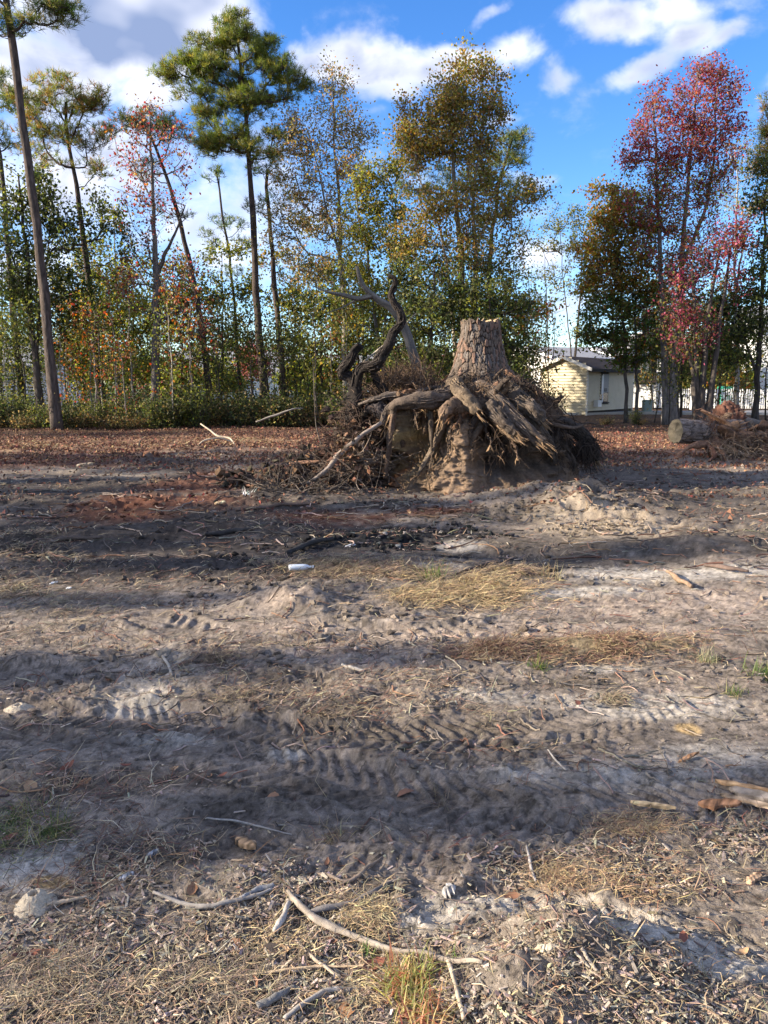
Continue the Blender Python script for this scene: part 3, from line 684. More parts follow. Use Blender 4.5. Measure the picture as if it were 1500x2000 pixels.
tree('sweetgum_tree', 'magenta-leaved clump of dark fanning stems behind the cut log', 'tree', 27.5,
     [([(1370, 812), (1372, 740), (1378, 660), (1392, 560), (1405, 490)], .13, .03), ([(1360, 812), (1352, 720), (1335, 660), (1322, 600)], .11, .03), ([(1380, 812), (1395, 720), (1405, 640), (1418, 560), (1424, 480)], .12, .03), ([(1366, 812), (1358, 700), (1356, 600), (1352, 520)], .12, .03)],
     [(1420, 460, 46, 22, 18), (1390, 500, 50, 26, 22), (1440, 480, 26, 20, 8), (1350, 540, 46, 30, 18), (1420, 540, 30, 24, 9), (1320, 620, 34, 34, 15), (1370, 640, 40, 40, 16), (1340, 690, 30, 24, 8)],
     cols=MAG+RED[1:4]+RUST[2:3]+GREEN[:1], per=34, spread=.55, size=.092, bark=BK_DARK)
tree('oak_tree', 'orange-brown leafy tree overhanging the shed roof', 'tree', 31,
     [([(1223, 815), (1222, 740), (1220, 660), (1214, 560), (1208, 460), (1200, 400)], .075, .02), ([(1243, 815), (1243, 720), (1240, 620), (1244, 520)], .07, .02)],
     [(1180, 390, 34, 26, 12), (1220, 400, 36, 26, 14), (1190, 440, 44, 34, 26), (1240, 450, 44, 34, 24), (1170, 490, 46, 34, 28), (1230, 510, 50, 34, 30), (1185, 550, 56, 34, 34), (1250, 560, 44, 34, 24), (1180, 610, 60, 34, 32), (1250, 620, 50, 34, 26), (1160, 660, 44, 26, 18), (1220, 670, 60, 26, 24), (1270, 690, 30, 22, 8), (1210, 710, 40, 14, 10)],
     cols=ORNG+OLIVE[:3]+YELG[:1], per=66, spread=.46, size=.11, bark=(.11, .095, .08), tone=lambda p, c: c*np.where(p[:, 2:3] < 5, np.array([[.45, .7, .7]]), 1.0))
tree('oak_tree', 'slender green tree left of the shed with open crown', 'tree', 46,
     [([(1117, 800), (1122, 720), (1130, 620), (1136, 520), (1140, 440)], .10, .02), ([(1120, 800), (1112, 660), (1100, 540), (1095, 450)], .05, .015)],
     [(1100, 430, 40, 26, 16), (1140, 430, 34, 26, 12), (1080, 480, 40, 26, 14), (1130, 490, 40, 30, 16), (1110, 550, 50, 34, 16), (1150, 560, 30, 30, 10), (1060, 540, 24, 20, 6), (1140, 640, 30, 34, 10), (1030, 450, 30, 26, 8)],
     cols=GREEN+DGREEN[:1]+OLIVE[:1], per=42, spread=.48, size=.11, bark=BK_DARK)
tree('dead_tree', 'thin leafless dark twiggy tree just left of the shed', 'tree', 47,
     [([(1072, 800), (1071, 700), (1068, 620), (1066, 560), (1064, 500)], .065, .012), ([(1063, 800), (1065, 690), (1067, 600)], .05, .015), ([(1082, 800), (1081, 700), (1083, 660), (1078, 600)], .04, .012)],
     [(1060, 560, 36, 50, 26), (1040, 620, 30, 30, 10), (1090, 620, 26, 40, 10)], cols=OLIVE, per=1, spread=.5, size=.06, bark=(.07, .06, .055), twigs=4, up=-.4, rtw=.009)
tree('oak_tree', 'dark green tree at the right between the red crown and the picture edge', 'tree', 30,
     [([(1474, 828), (1478, 740), (1484, 640), (1490, 540), (1494, 420), (1498, 350)], .12, .03), ([(1479, 740), (1450, 640), (1436, 560)], .06, .02)],
     [(1450, 600, 40, 36, 22), (1480, 560, 40, 40, 22), (1430, 650, 40, 34, 20), (1490, 640, 40, 34, 18), (1440, 700, 40, 22, 14), (1480, 480, 36, 40, 14), (1490, 400, 36, 40, 12), (1410, 600, 24, 24, 8), (1490, 330, 26, 20, 6), (1400, 690, 30, 20, 8)],
     cols=DGREEN+GREEN[:2], per=48, spread=.5, size=.12, bark=BK_DARK)
tree('birch_tree', 'airy grey-green tree with thin pale limbs behind the red crown', 'tree', 35,
     [([(1440, 800), (1438, 640), (1436, 500), (1438, 380), (1436, 280)], .10, .015), ([(1437, 560), (1460, 440), (1476, 350)], .05, .012)],
     [(1440, 320, 34, 50, 14), (1470, 330, 30, 40, 12), (1440, 400, 40, 40, 14), (1470, 420, 30, 40, 12)], cols=GREEN+TAN[:1], per=28, spread=.5, size=.09, bark=(.3, .28, .25), twigs=6)
# the wood in front of the sky between the big trees
for (x, yb, yt, Y, cl, lab, spr) in [
        (165, 808, 470, 34, GREEN, 'green undergrowth tree right of the leaning pine at mid height', 1), (262, 806, 510, 35, YELG, 'yellow-green slim tree just left of the forked grey trunk', 1),
        (355, 806, 500, 36, GREEN+RUST[:1], 'slim green and rust tree between forked trunk and thin pine pole', 1), (432, 802, 480, 36, GREEN+YELG[:1], 'open green tree with small leaves left of tallest pine trunk', 1),
        (580, 800, 420, 37, OLIVE+GREEN[:2], 'olive slim tree right of the slim dark pine trunk', 1), (628, 800, 520, 34, GREEN+YELG[:2], 'bright green young tree left of the curled dark root', 1),
        (700, 800, 520, 35, GREEN, 'green sapling tree straight behind the curled dark root', 1), (1010, 800, 520, 36, GREEN+ORNG[:1], 'green and orange low tree right behind the stump', .8),
        (1330, 800, 520, 37, DGREEN+GREEN[:1], 'shaded green tree between the twin red trunks', 1), (1275, 800, 560, 48, DGREEN+ORNG[:1], 'shaded tree over the right end of the shed roof', .8),
        (2, 812, 440, 35, DGREEN+GREEN[:2], 'dark leafy tree cut by the left picture edge', 1.1), (1400, 800, 560, 38, GREEN+YELG[:1], 'sunlit green tree seen between the fanning dark stems', 1)]:
    h = yb-yt; w = h*.17*spr
    dxs = rng.normal(size=4)*6
    tree('young_tree', lab, 'tree', Y, [([(x, yb), (x+dxs[0], yb-h*.35), (x+dxs[1], yb-h*.7), (x+dxs[2], yt+10)], .06, .012)],
         [(x+dxs[2], yt+20, w*.7, 26, 8), (x-w*.6, yt+h*.28, w, h*.12, 15), (x+w*.6, yt+h*.32, w, h*.12, 15), (x, yt+h*.5, w*1.3, h*.13, 20), (x, yt+h*.72, w*1.2, h*.12, 14)], cols=cl, per=62, spread=.55, size=.115, bark=BK_DARK, tri=True)

# saplings with pale stems, and bushes along the foot of the wood
def sapling(label, h, cl, bark, per=24):
    n = 12; z = np.linspace(0, h, n); p = np.stack([np.cumsum(rng.normal(size=n))*.05, np.cumsum(rng.normal(size=n))*.05, z-.1], 1)
    r = np.linspace(.035, .009, n); T = MB(); C = MB(); v, q, t = tube(p, r, 6); T.add(v, q, t, bark)
    cent = np.stack([rng.normal(size=26)*.42, rng.normal(size=26)*.42, h*(.25+.75*rng.random(26))], 1)
    L = skeleton([(p[2:], r[2:])], cent, .4, rtw=.006)
    v, q = mtube(np.array([l[0] for l in L]), np.array([l[1] for l in L]), 3); T.add(v, q, None, bark)
    tips = np.array([l[0][-1] for l in L]); pos = np.repeat(tips, per, 0)+rng.normal(size=(len(tips)*per, 3))*.22
    v, q, t, c = leaves(pos, .095, np.clip(hcol(cl, len(pos)), .01, .9)); C.add(v, q, t, c)
    root = thing('sapling', label, 'sapling', (0, 0, 0), 'saplings in the undergrowth of the wood')
    T.build('stem', M_BARK, root, smooth=True); C.build('foliage', M_LEAF, root)
    return root
PALE = (.42, .38, .31)
SAPL = ['thin pale-stemmed sapling among the undergrowth of the wood', 'thin dark-stemmed green sapling among the undergrowth', 'yellow-leaved thin sapling in the undergrowth of the wood', 'reddish-leaved thin sapling in the undergrowth']
protos = [sapling(SAPL[0], 5.0, GREEN+YELG[:2], PALE), sapling(SAPL[1], 4.2, GREEN+DGREEN, BK_DARK), sapling(SAPL[2], 4.6, YELG+ORNG[:1], (.2, .18, .15)), sapling(SAPL[3], 4.0, RUST+GREEN[:2], (.2, .17, .15))]
used = set()
spots = [(px+rng.normal()*5, 27.5+rng.random()*9) for px in list(range(-20, 290, 13))+list(range(300, 700, 19))+list(range(700, 1060, 22))+list(range(1270, 1510, 26))]
for i, (px, Y) in enumerate(spots):
    k = int(rng.choice(4, p=[.42, .28, .2, .1])); k = 1 if (k == 0 and px > 420) else k
    x = (px-750)/F*Y*1.01; z = float(H(np.array([x]), np.array([Y]), False)[0])
    if k not in used: used.add(k); o = protos[k]; o.location = (x, Y, z)
    else: o = copy_thing(protos[k], (x, Y, z), rng.random()*6.28, .75+.5*rng.random())
def bush(label, w, h, cl, n=1500, size=.08):
    T = MB(); C = MB(); m = 34
    e = np.stack([rng.normal(size=m)*w*.4, rng.normal(size=m)*w*.3, h*(.35+.65*rng.random(m))], 1); e[:, 2] *= 1-.25*np.abs(e[:, 0])/w
    s = np.stack([rng.normal(size=m)*.08, rng.normal(size=m)*.08, np.full(m, -.05)], 1)
    v, q = mtube(np.stack([s, (s+e)/2+rng.normal(size=e.shape)*.06, e], 1), np.tile([.011, .008, .003], (m, 1)), 3); T.add(v, q, None, BK_DARK)
    k = rng.integers(0, m, n); pos = s[k]+(e[k]-s[k])*(.25+.8*rng.random((n, 1)))+rng.normal(size=(n, 3))*.13; pos[:, 2] = np.abs(pos[:, 2])
    v, q, t, c = leaves(pos, size, np.clip(hcol(cl, n), .01, .9)); C.add(v, q, t, c)
    root = thing('bush', label, 'bush', (0, 0, 0), 'low bushes along the foot of the wood')
    T.build('stem', M_BARK, root); C.build('foliage', M_LEAF, root); return root
bp = [bush('dark green low bush in the band of brush at the foot of the wood', 1.2, 1.2, DGREEN+TAN[1:2]+GREEN[2:3], 1100), bush('brown and green low bush in the brush at the foot of the wood', 1.3, .9, TAN[1:2]+DGREEN[:1]+RUST[2:3], 900),
      bush('tall narrow dark bush at the foot of the wood', .9, 1.6, DGREEN+GREEN[:2], 1000)]
used = set()
for px in list(range(-40, 680, 17))+list(range(985, 1060, 24))+list(range(1405, 1480, 40))+[1185, 1215, 1250]:
    for row in range(2 if px < 680 else 1):
        Y = (27.3 if row == 0 else 30.5)+rng.random()*2; px_ = px+rng.normal()*6
        if px_ > 1150: Y = 29.5+rng.random()
        if px_ < 160: Y -= .6
        x = (px_-750)/F*Y*1.01; z = float(H(np.array([x]), np.array([Y]), False)[0]); k = int(rng.integers(0, 3))
        sc = (.75+.5*rng.random())*(.42 if px_ > 1150 else (.8 if px_ < 300 else 1))
        if k not in used: used.add(k); o = bp[k]; o.location = (x, Y, z); o.scale = (sc,)*3
        else: copy_thing(bp[k], (x, Y, z), rng.random()*6.28, sc)

# a far-off wood that reads as one mass
def far_wood():
    m = MB(); n = 60000
    a = rng.uniform(-1.25, 1.25, n); r = rng.uniform(95, 135, n)
    top = 5.5+2.2*np.array(fbm2(a*14, a*0, 4, 5))+1.2*rng.random(n)
    z = top*(rng.random(n)**.7)
    pos = np.stack([r*np.sin(a), r*np.cos(a), z], 1)
    cl = hcol([(.07, .10, .03), (.05, .08, .028), (.10, .11, .035), (.17, .10, .05), (.20, .09, .08)], n, [.35, .3, .2, .1, .05])
    v, q, t, c = leaves(pos, .6, np.clip(cl, .01, .9), tri=True); m.add(v, q, t, c)
    o = m.build('far_woods', M_LEAF, kind='stuff'); o['label'] = 'distant hazy line of mixed woods seen through gaps between the trees'; o['category'] = 'woods'
far_wood()
# trees to the left of the picture, whose shade falls across the clearing
def shade_tree(src_label, x, y, h, w, kind, thin=1.0, z0=.35, nl=90):
    T = MB(); C = MB(); n = 16; z = np.linspace(-.2, h, n); p = np.stack([np.cumsum(rng.normal(size=n))*.05, np.cumsum(rng.normal(size=n))*.05, z], 1)
    r = np.linspace(.2, .04, n); v, q, t = tube(p, r, 8); T.add(v, q, t, BK_PINE)
    m = int(60*thin); a = rng.random(m)*6.28; zz = h*(z0+(1-z0)*rng.random(m)); rw = w*rng.random(m)**.5*(1.1-.6*(zz/h-z0)/(1-z0))
    cent = np.stack([rw*np.cos(a), rw*np.sin(a), zz], 1)
    L = skeleton([(p, r)], cent, .3); v, q = mtube(np.array([l[0] for l in L]), np.array([l[1] for l in L]), 4); T.add(v, q, None, BK_PINE)
    tips = np.array([l[0][-1] for l in L]); sg = min(.5, w*.45); pos = np.repeat(tips, nl, 0)+rng.normal(size=(len(tips)*nl, 3))*[sg, sg, .35]
    v, q, t, c = leaves(pos, .2, np.clip(hcol(DGREEN+GREEN, len(pos)), .01, .9), tri=True); C.add(v, q, t, c)
    root = thing(kind, src_label, 'tree', (x, y, 0), 'trees standing left of the clearing, out of the picture')
    T.build('trunk', M_BARK, root, smooth=True); C.build('crown', M_LEAF, root); return root
SHK = math.tan(math.radians(6))
sh = [shade_tree('tree left of the clearing, outside the picture', -34, 7.6-34*SHK, 17, 1.3, 'shade_tree', .7, .3, 60), shade_tree('tree left of the clearing, outside the picture', -27, 2.78-27*SHK, 14, .34, 'shade_tree', .6, .25, 50)]
# kind, distance to the left, y at which the shade crosses in front of the camera, how far right it reaches
for (k, L_, y, reach) in [(0, 40, 16.6, 9), (0, 30, 25, 12), (0, 36, 30.5, 6), (0, 46, 34, -4), (0, 52, 37, -12),
                      (1, 33, 2.58, 3), (1, 29, 3.35, .3), (1, 26, 4.08, 1.0), (1, 28, 5.5, .2), (1, 36, 6.6, 4), (1, 30, 7.5, -1), (0, 34, 8.4, 1.0),
                      (1, 33, 9.6, 5), (1, 37, 11.4, -1), (1, 30, 12.9, -2), (1, 25, 17.4, 3)]:
    hp = 17 if k == 0 else 14; sz_ = (L_+reach)*math.tan(SUN_EL)/hp; w_ = min(1, sz_*1.1) if k == 1 else sz_
    copy_thing(sh[k], (-L_, y-L_*SHK, 0), rng.random()*6, (w_*(.8 if 4 < y < 6 else 1), w_*(.8 if 4 < y < 6 else 1), sz_))
for o_ in sh: o_.location.y = 14.6-34*SHK if o_ is sh[0] else 15.6-27*SHK
# ------------------------------------------------------------------ the uprooted pine stump
SX, SY = 1.44, 12.5
SZ0 = float(H(np.array([SX]), np.array([SY-.4]), False)[0])
PZ = np.array([-.3, 0, .2, .4, .6, .8, 1.0, 1.1, 1.2, 1.3, 1.4, 1.5, 1.6, 1.8])
PL = np.array([1.5, 1.46, 1.44, 1.42, 1.42, 1.44, 1.46, 1.47, 1.50, 1.46, 1.25, .80, .45, .30])
PR = np.array([1.7, 1.60, 1.57, 1.55, 1.55, 1.48, 1.38, 1.32, 1.22, 1.10, .96, .78, .50, .30])
PF = np.array([2.10, 1.88, 1.68, 1.52, 1.38, 1.28, 1.20, 1.18, 1.20, 1.12, .92, .68, .45, .30])
PB = (PL+PR)/2
def root_ball():
    nz, na = 300, 420
    z = np.linspace(-.3, 1.8, nz); a = np.arange(na)*2*math.pi/na
    Z, A_ = np.meshgrid(z, a, indexing='ij')
    wl = np.clip(-np.cos(A_), 0, 1)**1.5; wr = np.clip(np.cos(A_), 0, 1)**1.5; wf = np.clip(-np.sin(A_), 0, 1)**1.5; wb = np.clip(np.sin(A_), 0, 1)**1.5
    s = wl+wr+wf+wb
    R = (wl*np.interp(Z, PZ, PL)+wr*np.interp(Z, PZ, PR)+wf*np.interp(Z, PZ, PF)+wb*np.interp(Z, PZ, PB))/s
    def dent(px, py, w, h, dep):
        X0 = pt(px, py, SY-1.1); a0 = math.atan2(-1.0*abs(1.1), X0[0]-SX) if True else 0
        da = (A_-a0+math.pi) % (2*math.pi)-math.pi; da = np.abs((A_-(a0 % (2*math.pi))+math.pi) % (2*math.pi)-math.pi)
        da = da*(1+.3*n2(Z*5, A_*2, 7))
        return dep*np.exp(-(da*1.1/w)**4-((Z-X0[2])/h)**4)
    R = R-dent(822, 850, .20, .42, .70)-dent(880, 812, .24, .14, .30)-dent(965, 835, .22, .22, .40)-dent(1000, 890, .42, .36, .34)-dent(940, 900, .10, .3, .2)-dent(757, 905, .18, .14, .3)
    R = R+dent(775, 850, .22, .36, .26)+dent(870, 930, .30, .28, .10)+dent(905, 860, .10, .45, .14)+dent(935, 790, .2, .12, .1)
    P = np.stack([np.cos(A_), np.sin(A_), Z], -1)
    fl = np.abs(fbm3(np.stack([np.cos(A_)*4.2, np.sin(A_)*4.2, Z*1.1], -1), 4, 3))     # draped flutes
    body = sstep(1.45, 1.1, Z)
    R = R+body*(.34*(.25-fl))+.12*fbm3(P*2.6, 4, 5)+.10*fbm3(P*8, 4, 9, .6)+.05*fbm3(P*24, 3, 11)
    vein = np.abs(n3(np.stack([np.cos(A_)*9, np.sin(A_)*9, Z*2.2], -1), 15)); R = R+body*.05*np.clip(.25-vein, 0, 1)*4*.5
    x = R*np.cos(A_); y = R*np.sin(A_)
    lum = fbm3(P*3.1, 4, 21); l2 = fbm3(P*11, 3, 22)
    dk = np.array([.055, .042, .033]); yl = np.array([.34, .25, .12]); sd = np.array([.24, .165, .11]); rd = np.array([.20, .085, .04]); gy_ = np.array([.11, .09, .075])
    c = np.zeros(Z.shape+(3,))+sd*.62
    def mx(m, col):
        nonlocal c; m = np.clip(m, 0, 1)[..., None]; c = c*(1-m)+col*m
    ang = lambda px: (math.atan2(-1.1, pt(px, 850, SY-1.1)[0]-SX)) % (2*math.pi)
    near = lambda px, w: np.exp(-((np.abs((A_-ang(px)+math.pi) % (2*math.pi)-math.pi))/w)**2)
    mx(near(775, .28)*sstep(.0, .4, Z), yl); mx(near(895, .25)*sstep(1.15, .8, Z)*.8, sd*1.05)
    mx(sstep(.05, .35, lum+l2*.6)*.7, gy_); mx(sstep(.18, .4, l2-lum*.5)*.6, dk)
    mx(near(757, .10)*sstep(.5, .3, Z)*.8, rd*1.5)
    mx(sstep(0, .35, np.cos(A_)+.05+.3*lum)*sstep(.15, .35, Z)*.8, gy_*.42)  # right half darkened in the colour, standing in for its shadow side
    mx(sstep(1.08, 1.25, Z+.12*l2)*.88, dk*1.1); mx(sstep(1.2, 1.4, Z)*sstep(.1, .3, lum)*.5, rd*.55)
    mx(sstep(.25, .05, fl)*body*.25, sd*1.3)
    c *= (1+.25*l2[..., None])
    i = np.arange(nz-1)[:, None]*na; j = np.arange(na)[None, :]; j2 = (j+1) % na
    q = np.stack([i+j, i+j2, i+na+j2, i+na+j], -1).reshape(-1, 4)
    return np.stack([x, y, Z], -1).reshape(-1, 3), q, np.clip(c.reshape(-1, 3), .01, .7)
stump = thing('uprooted_stump', 'huge uprooted pine stump with short barked trunk and soil-caked root ball', 'tree stump', (SX, SY, SZ0))
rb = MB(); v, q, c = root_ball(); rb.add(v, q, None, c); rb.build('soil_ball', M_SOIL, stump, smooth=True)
# short trunk with plated bark
def stub():
    nz, na = 210, 300; z = np.linspace(1.15, 2.50, nz); a = np.arange(na)*2*math.pi/na; Z, A_ = np.meshgrid(z, a, indexing='ij')
    R = np.interp(Z, [1.15, 1.35, 1.5, 1.62, 1.8, 2.0, 2.3, 2.45, 2.5], [1.0, .80, .63, .515, .43, .37, .315, .30, .29])
    R = R*(1+.10*(1-sstep(1.5, 2.1, Z))*np.cos(A_*5+1)+.03*np.cos(A_*3))
    u = A_*8.2; w = Z*13+.8*n2(A_*3, Z*5, 5)
    per = 2*math.pi*5.4
    d1, d2, iv = worley2(u+.25*n2(Z*9, A_*2, 6), w*.62, 33)
    e = sstep(.02, .16, d2-d1)
    P = np.stack([np.cos(A_), np.sin(A_), Z], -1)
    top = sstep(1.45, 1.7, Z)
    R = R+top*(.022*e-.015+.030*(iv-.5)+.02*n2(A_*4, Z*3, 41))+.012*fbm3(P*7, 3, 3)+.006*fbm3(P*26, 2, 4)+(1-top)*.05*fbm3(P*9, 3, 8)
    R *= 1+.004*0
    Zt = Z+np.where(Z > 2.46, .035*n2(A_*6, A_*0, 4)+.03*n2(A_*21, A_*0, 5), 0)
    base = np.array([.135, .105, .084]); dk = np.array([.042, .033, .027]); rd = np.array([.20, .11, .075]); gy_ = np.array([.18, .16, .148])
    m = e[..., None]; c = dk*(1-m)+(base*(.65+.7*iv[..., None]))*m
    k = (iv > .72)[..., None]*m*.6; c = c*(1-k)+rd*k; k = (iv < .22)[..., None]*m*.6; c = c*(1-k)+gy_*k
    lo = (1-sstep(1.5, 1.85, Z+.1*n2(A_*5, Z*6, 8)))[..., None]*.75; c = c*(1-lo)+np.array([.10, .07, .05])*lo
    c *= 1+.25*fbm3(P*16, 3, 9)[..., None]
    i = np.arange(nz-1)[:, None]*na; j = np.arange(na)[None, :]; j2 = (j+1) % na
    q = np.stack([i+j, i+j2, i+na+j2, i+na+j], -1).reshape(-1, 4)
    V = np.stack([R*np.cos(A_), R*np.sin(A_), Zt], -1)
    return V, q, c
V, q, c = stub()
V[..., 0] += .10-.02*(V[..., 2]-1.3)
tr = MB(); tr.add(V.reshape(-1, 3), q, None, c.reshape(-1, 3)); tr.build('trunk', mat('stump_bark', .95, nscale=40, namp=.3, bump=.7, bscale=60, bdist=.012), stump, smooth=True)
rim = V[-1]; cm = MB(); rings = 9; ctr = rim.mean(0)
vv = np.concatenate([ctr+(rim-ctr)*(f*.985)+np.array([0, 0, -.012])*(1-f)+np.stack([np.zeros(len(rim)), np.zeros(len(rim)), .008*n2(rim[:, 0]*30*f, rim[:, 1]*30*f, 3)], 1) for f in np.linspace(.04, 1, rings)])
n_ = len(rim); i = np.arange(rings-1)[:, None]*n_; j = np.arange(n_)[None, :]; j2 = (j+1) % n_
cm.add(vv, np.stack([i+j, i+n_+j, i+n_+j2, i+j2], -1).reshape(-1, 4), None, np.array([.34, .25, .15])); cm.build('cut_face', M_WOOD, stump)
# roots: part meshes
O = np.array([SX, SY, SZ0])
def knob(f, amp, seed):
    return lambda s, a: amp*np.sin(a*2+s*f+seed)+amp*.8*np.sin(a*3-s*f*1.7+seed*2)+amp*.5*np.sin(s*f*4+seed)
def root(pl, r, k=12, n=56, name='root', col=(.16, .12, .09), parent=stump, amp=.12, seed=1, orig=O, m=None, wob=.0):
    """pl: [(px, py, Y)], r: radii at those points"""
    p = np.array([np.r_[pt(a, b, Y), rr_] for (a, b, Y), rr_ in zip(pl, r)]); p = resample(p, n)
    pp = p[:, :3]-orig
    if wob: pp[1:-1] += rng.normal(size=(n-2, 3))*wob
    k = max(k, 20); kn = knob(9, amp, seed)
    grain = lambda s, a: .12*n2(np.sin(a)*3.2+np.cos(a)*5.1+0*s, s*3+0*a, seed)+.10*n2(np.sin(a+1)*7+np.cos(a)*8+0*s, s*5+0*a, seed+1)
    v, q, t = tube(pp, p[:, 3], k, True, lambda s, a: kn(s, a)+grain(s, a)+.05*n2(a*4+0*s, s*n*.8+0*a, seed+2))
    ss = np.linspace(0, 1, n)[:, None]; aa = (np.arange(k)*2*math.pi/k)[None]; sg = np.r_[(1+2.6*grain(ss, aa)).ravel(), 1, 1]
    v = v+.25*np.minimum(.05, p[:, 3].mean())*fbm3(v*14, 2, seed)[:, None]*rng.normal(size=3)
    col = np.array(col)*.78*np.clip(sg, .3, 1.7)[:, None]*(1+.35*fbm3(v*np.array([6, 6, 6]), 3, seed+5)[:, None])
    b = MB(); b.add(v, q, t, np.clip(col, .01, .8)); return b, pp
M_ROOT = mat('root_wood', .95, nscale=30, namp=.5, bump=.9, bscale=46, bdist=.02)
def R_(pl, r, seed, col=(.17, .125, .09), splinter=0, **kw):
    b, pp = root(pl, r, seed=seed, col=col, **kw)
    rm = float(np.mean(r))
    if rm > .05:
        m = int(70*rm/.1); nn = len(pp); st0 = rng.integers(0, nn-12, m); ln = rng.integers(8, 20, m); P = []
        T = np.gradient(pp, axis=0); T /= np.linalg.norm(T, axis=1)[:, None]; rad_ = np.interp(np.linspace(0, 1, nn), np.linspace(0, 1, len(r)), r)
        d0 = rdir(m)
        for f in np.linspace(0, 1, 5):
            i_ = np.clip((st0+ln*f).astype(int), 0, nn-1); d = d0-T[i_]*np.sum(d0*T[i_], 1)[:, None]; d /= np.linalg.norm(d, axis=1)[:, None]+1e-9
            P.append(pp[i_]+d*(rad_[i_]*(1.03+.10*(f > .9)+.25*rng.random(m)*(f > .9)))[:, None]+rng.normal(size=(m, 3))*.006)
        v_, q_ = mtube(np.stack(P, 1), np.linspace(1, .3, 5)[None]*(.006+.014*rng.random((m, 1))), 4); b.add(v_, q_, None, np.clip(np.repeat(np.array(col)*(.35+1.3*rng.random((m, 1))), 20, 0), .01, .6))
    if splinter:
        e = pp[-1]; d = pp[-1]-pp[-4]; d /= np.linalg.norm(d); m = splinter
        st = e+rng.normal(size=(m, 3))*r[-1]*.45-d*.08; L = (.08+.22*rng.random((m, 1)))*(r[-1]/.07)**.5
        en = st+d*L+rng.normal(size=(m, 3))*.03
        v, q = mtube(np.stack([st, (st+en)/2+rng.normal(size=en.shape)*.008, en], 1), np.tile([.014, .010, .002], (m, 1)), 4)
        b.add(v, q, None, np.array([.26, .17, .10])*1.0)
    return b.build('root', M_ROOT, kw.get('parent', stump), smooth=True)
# thick ones, as the photograph shows them
R_([(935, 760, 11.9), (960, 775, 11.5), (985, 800, 11.2), (1020, 832, 11.05), (1060, 866, 10.95)], [.17, .15, .12, .095, .075], 3, (.13, .10, .08), 30)
R_([(915, 765, 11.8), (940, 785, 11.45), (965, 815, 11.2), (990, 845, 11.05), (1018, 862, 10.95)], [.12, .09, .065, .045, .03], 4, (.22, .15, .095), 14)
R_([(885, 752, 11.8), (900, 772, 11.35), (922, 792, 11.15), (935, 806, 11.05)], [.14, .13, .10, .06], 5, (.15, .11, .075), 16)
R_([(915, 800, 11.3), (895, 812, 11.3), (880, 806, 11.4)], [.10, .06, .035], 6, (.24, .13, .08), 10)
R_([(900, 775, 11.8), (860, 780, 11.7), (815, 782, 11.6), (770, 772, 11.6), (735, 778, 11.6), (700, 790, 11.7)], [.14, .10, .08, .05, .035, .02], 7, (.15, .12, .10))
R_([(870, 765, 11.9), (830, 772, 11.8), (790, 785, 11.6), (760, 800, 11.5), (745, 830, 11.4)], [.12, .10, .08, .06, .035], 8, (.13, .10, .08))
R_([(868, 825, 11.35), (852, 862, 11.25), (832, 900, 11.1), (815, 930, 10.95)], [.05, .045, .035, .015], 9, (.16, .12, .085))
R_([(905, 820, 11.3), (912, 850, 11.25), (905, 885, 11.1)], [.04, .03, .01], 10, (.17, .12, .085))
R_([(960, 745, 12.0), (1000, 765, 11.7), (1040, 800, 11.6), (1075, 845, 11.7), (1100, 850, 11.8)], [.16, .12, .09, .06, .04], 11, (.10, .08, .065))
R_([(985, 735, 12.2), (1020, 755, 12.0), (1050, 770, 12.0), (1062, 800, 12.0)], [.12, .09, .07, .03], 12, (.22, .12, .07), 12)
R_([(1050, 815, 12.1), (1095, 828, 12.0), (1130, 845, 12.0), (1155, 870, 12.0), (1165, 900, 12.0)], [.12, .11, .10, .09, .05], 13, (.06, .05, .042), 24)
R_([(1040, 825, 11.6), (1085, 830, 11.5), (1120, 835, 11.6), (1150, 826, 11.7), (1172, 832, 11.8)], [.035, .028, .022, .014, .006], 14, (.12, .09, .07))
R_([(1060, 850, 11.8), (1100, 870, 11.7), (1122, 900, 11.7), (1118, 925, 11.7)], [.05, .03, .02, .012], 15, (.09, .07, .055))
R_([(965, 770, 11.6), (966, 755, 11.55), (972, 748, 11.5), (975, 742, 11.5)], [.05, .035, .03, .02], 16, (.22, .13, .09))
R_([(1010, 790, 11.5), (1050, 835, 11.3), (1075, 870, 11.4), (1085, 905, 11.5)], [.10, .08, .06, .03], 17, (.11, .09, .075), 10)
R_([(840, 790, 11.35), (842, 850, 11.15), (843, 880, 11.1)], [.045, .03, .01], 18, (.10, .075, .055))
R_([(880, 772, 11.5), (840, 782, 11.25), (800, 786, 11.2), (772, 792, 11.25), (765, 812, 11.3)], [.13, .12, .10, .08, .05], 51, (.12, .09, .07), 14)
R_([(900, 790, 11.3), (872, 800, 11.1), (862, 822, 11.05)], [.12, .09, .04], 52, (.17, .115, .08), 12)
R_([(955, 790, 11.2), (985, 825, 11.0), (1008, 846, 10.95)], [.11, .09, .05], 53, (.11, .085, .068), 16)
R_([(1000, 775, 11.5), (1040, 800, 11.2), (1062, 825, 11.15)], [.13, .11, .06], 54, (.13, .10, .078), 16)
R_([(770, 800, 11.3), (762, 850, 11.2), (757, 900, 11.2), (752, 935, 11.15)], [.05, .04, .035, .02], 55, (.15, .10, .07))
R_([(725, 790, 11.8), (748, 805, 11.6), (760, 828, 11.5)], [.12, .11, .06], 56, (.055, .045, .045), 8)
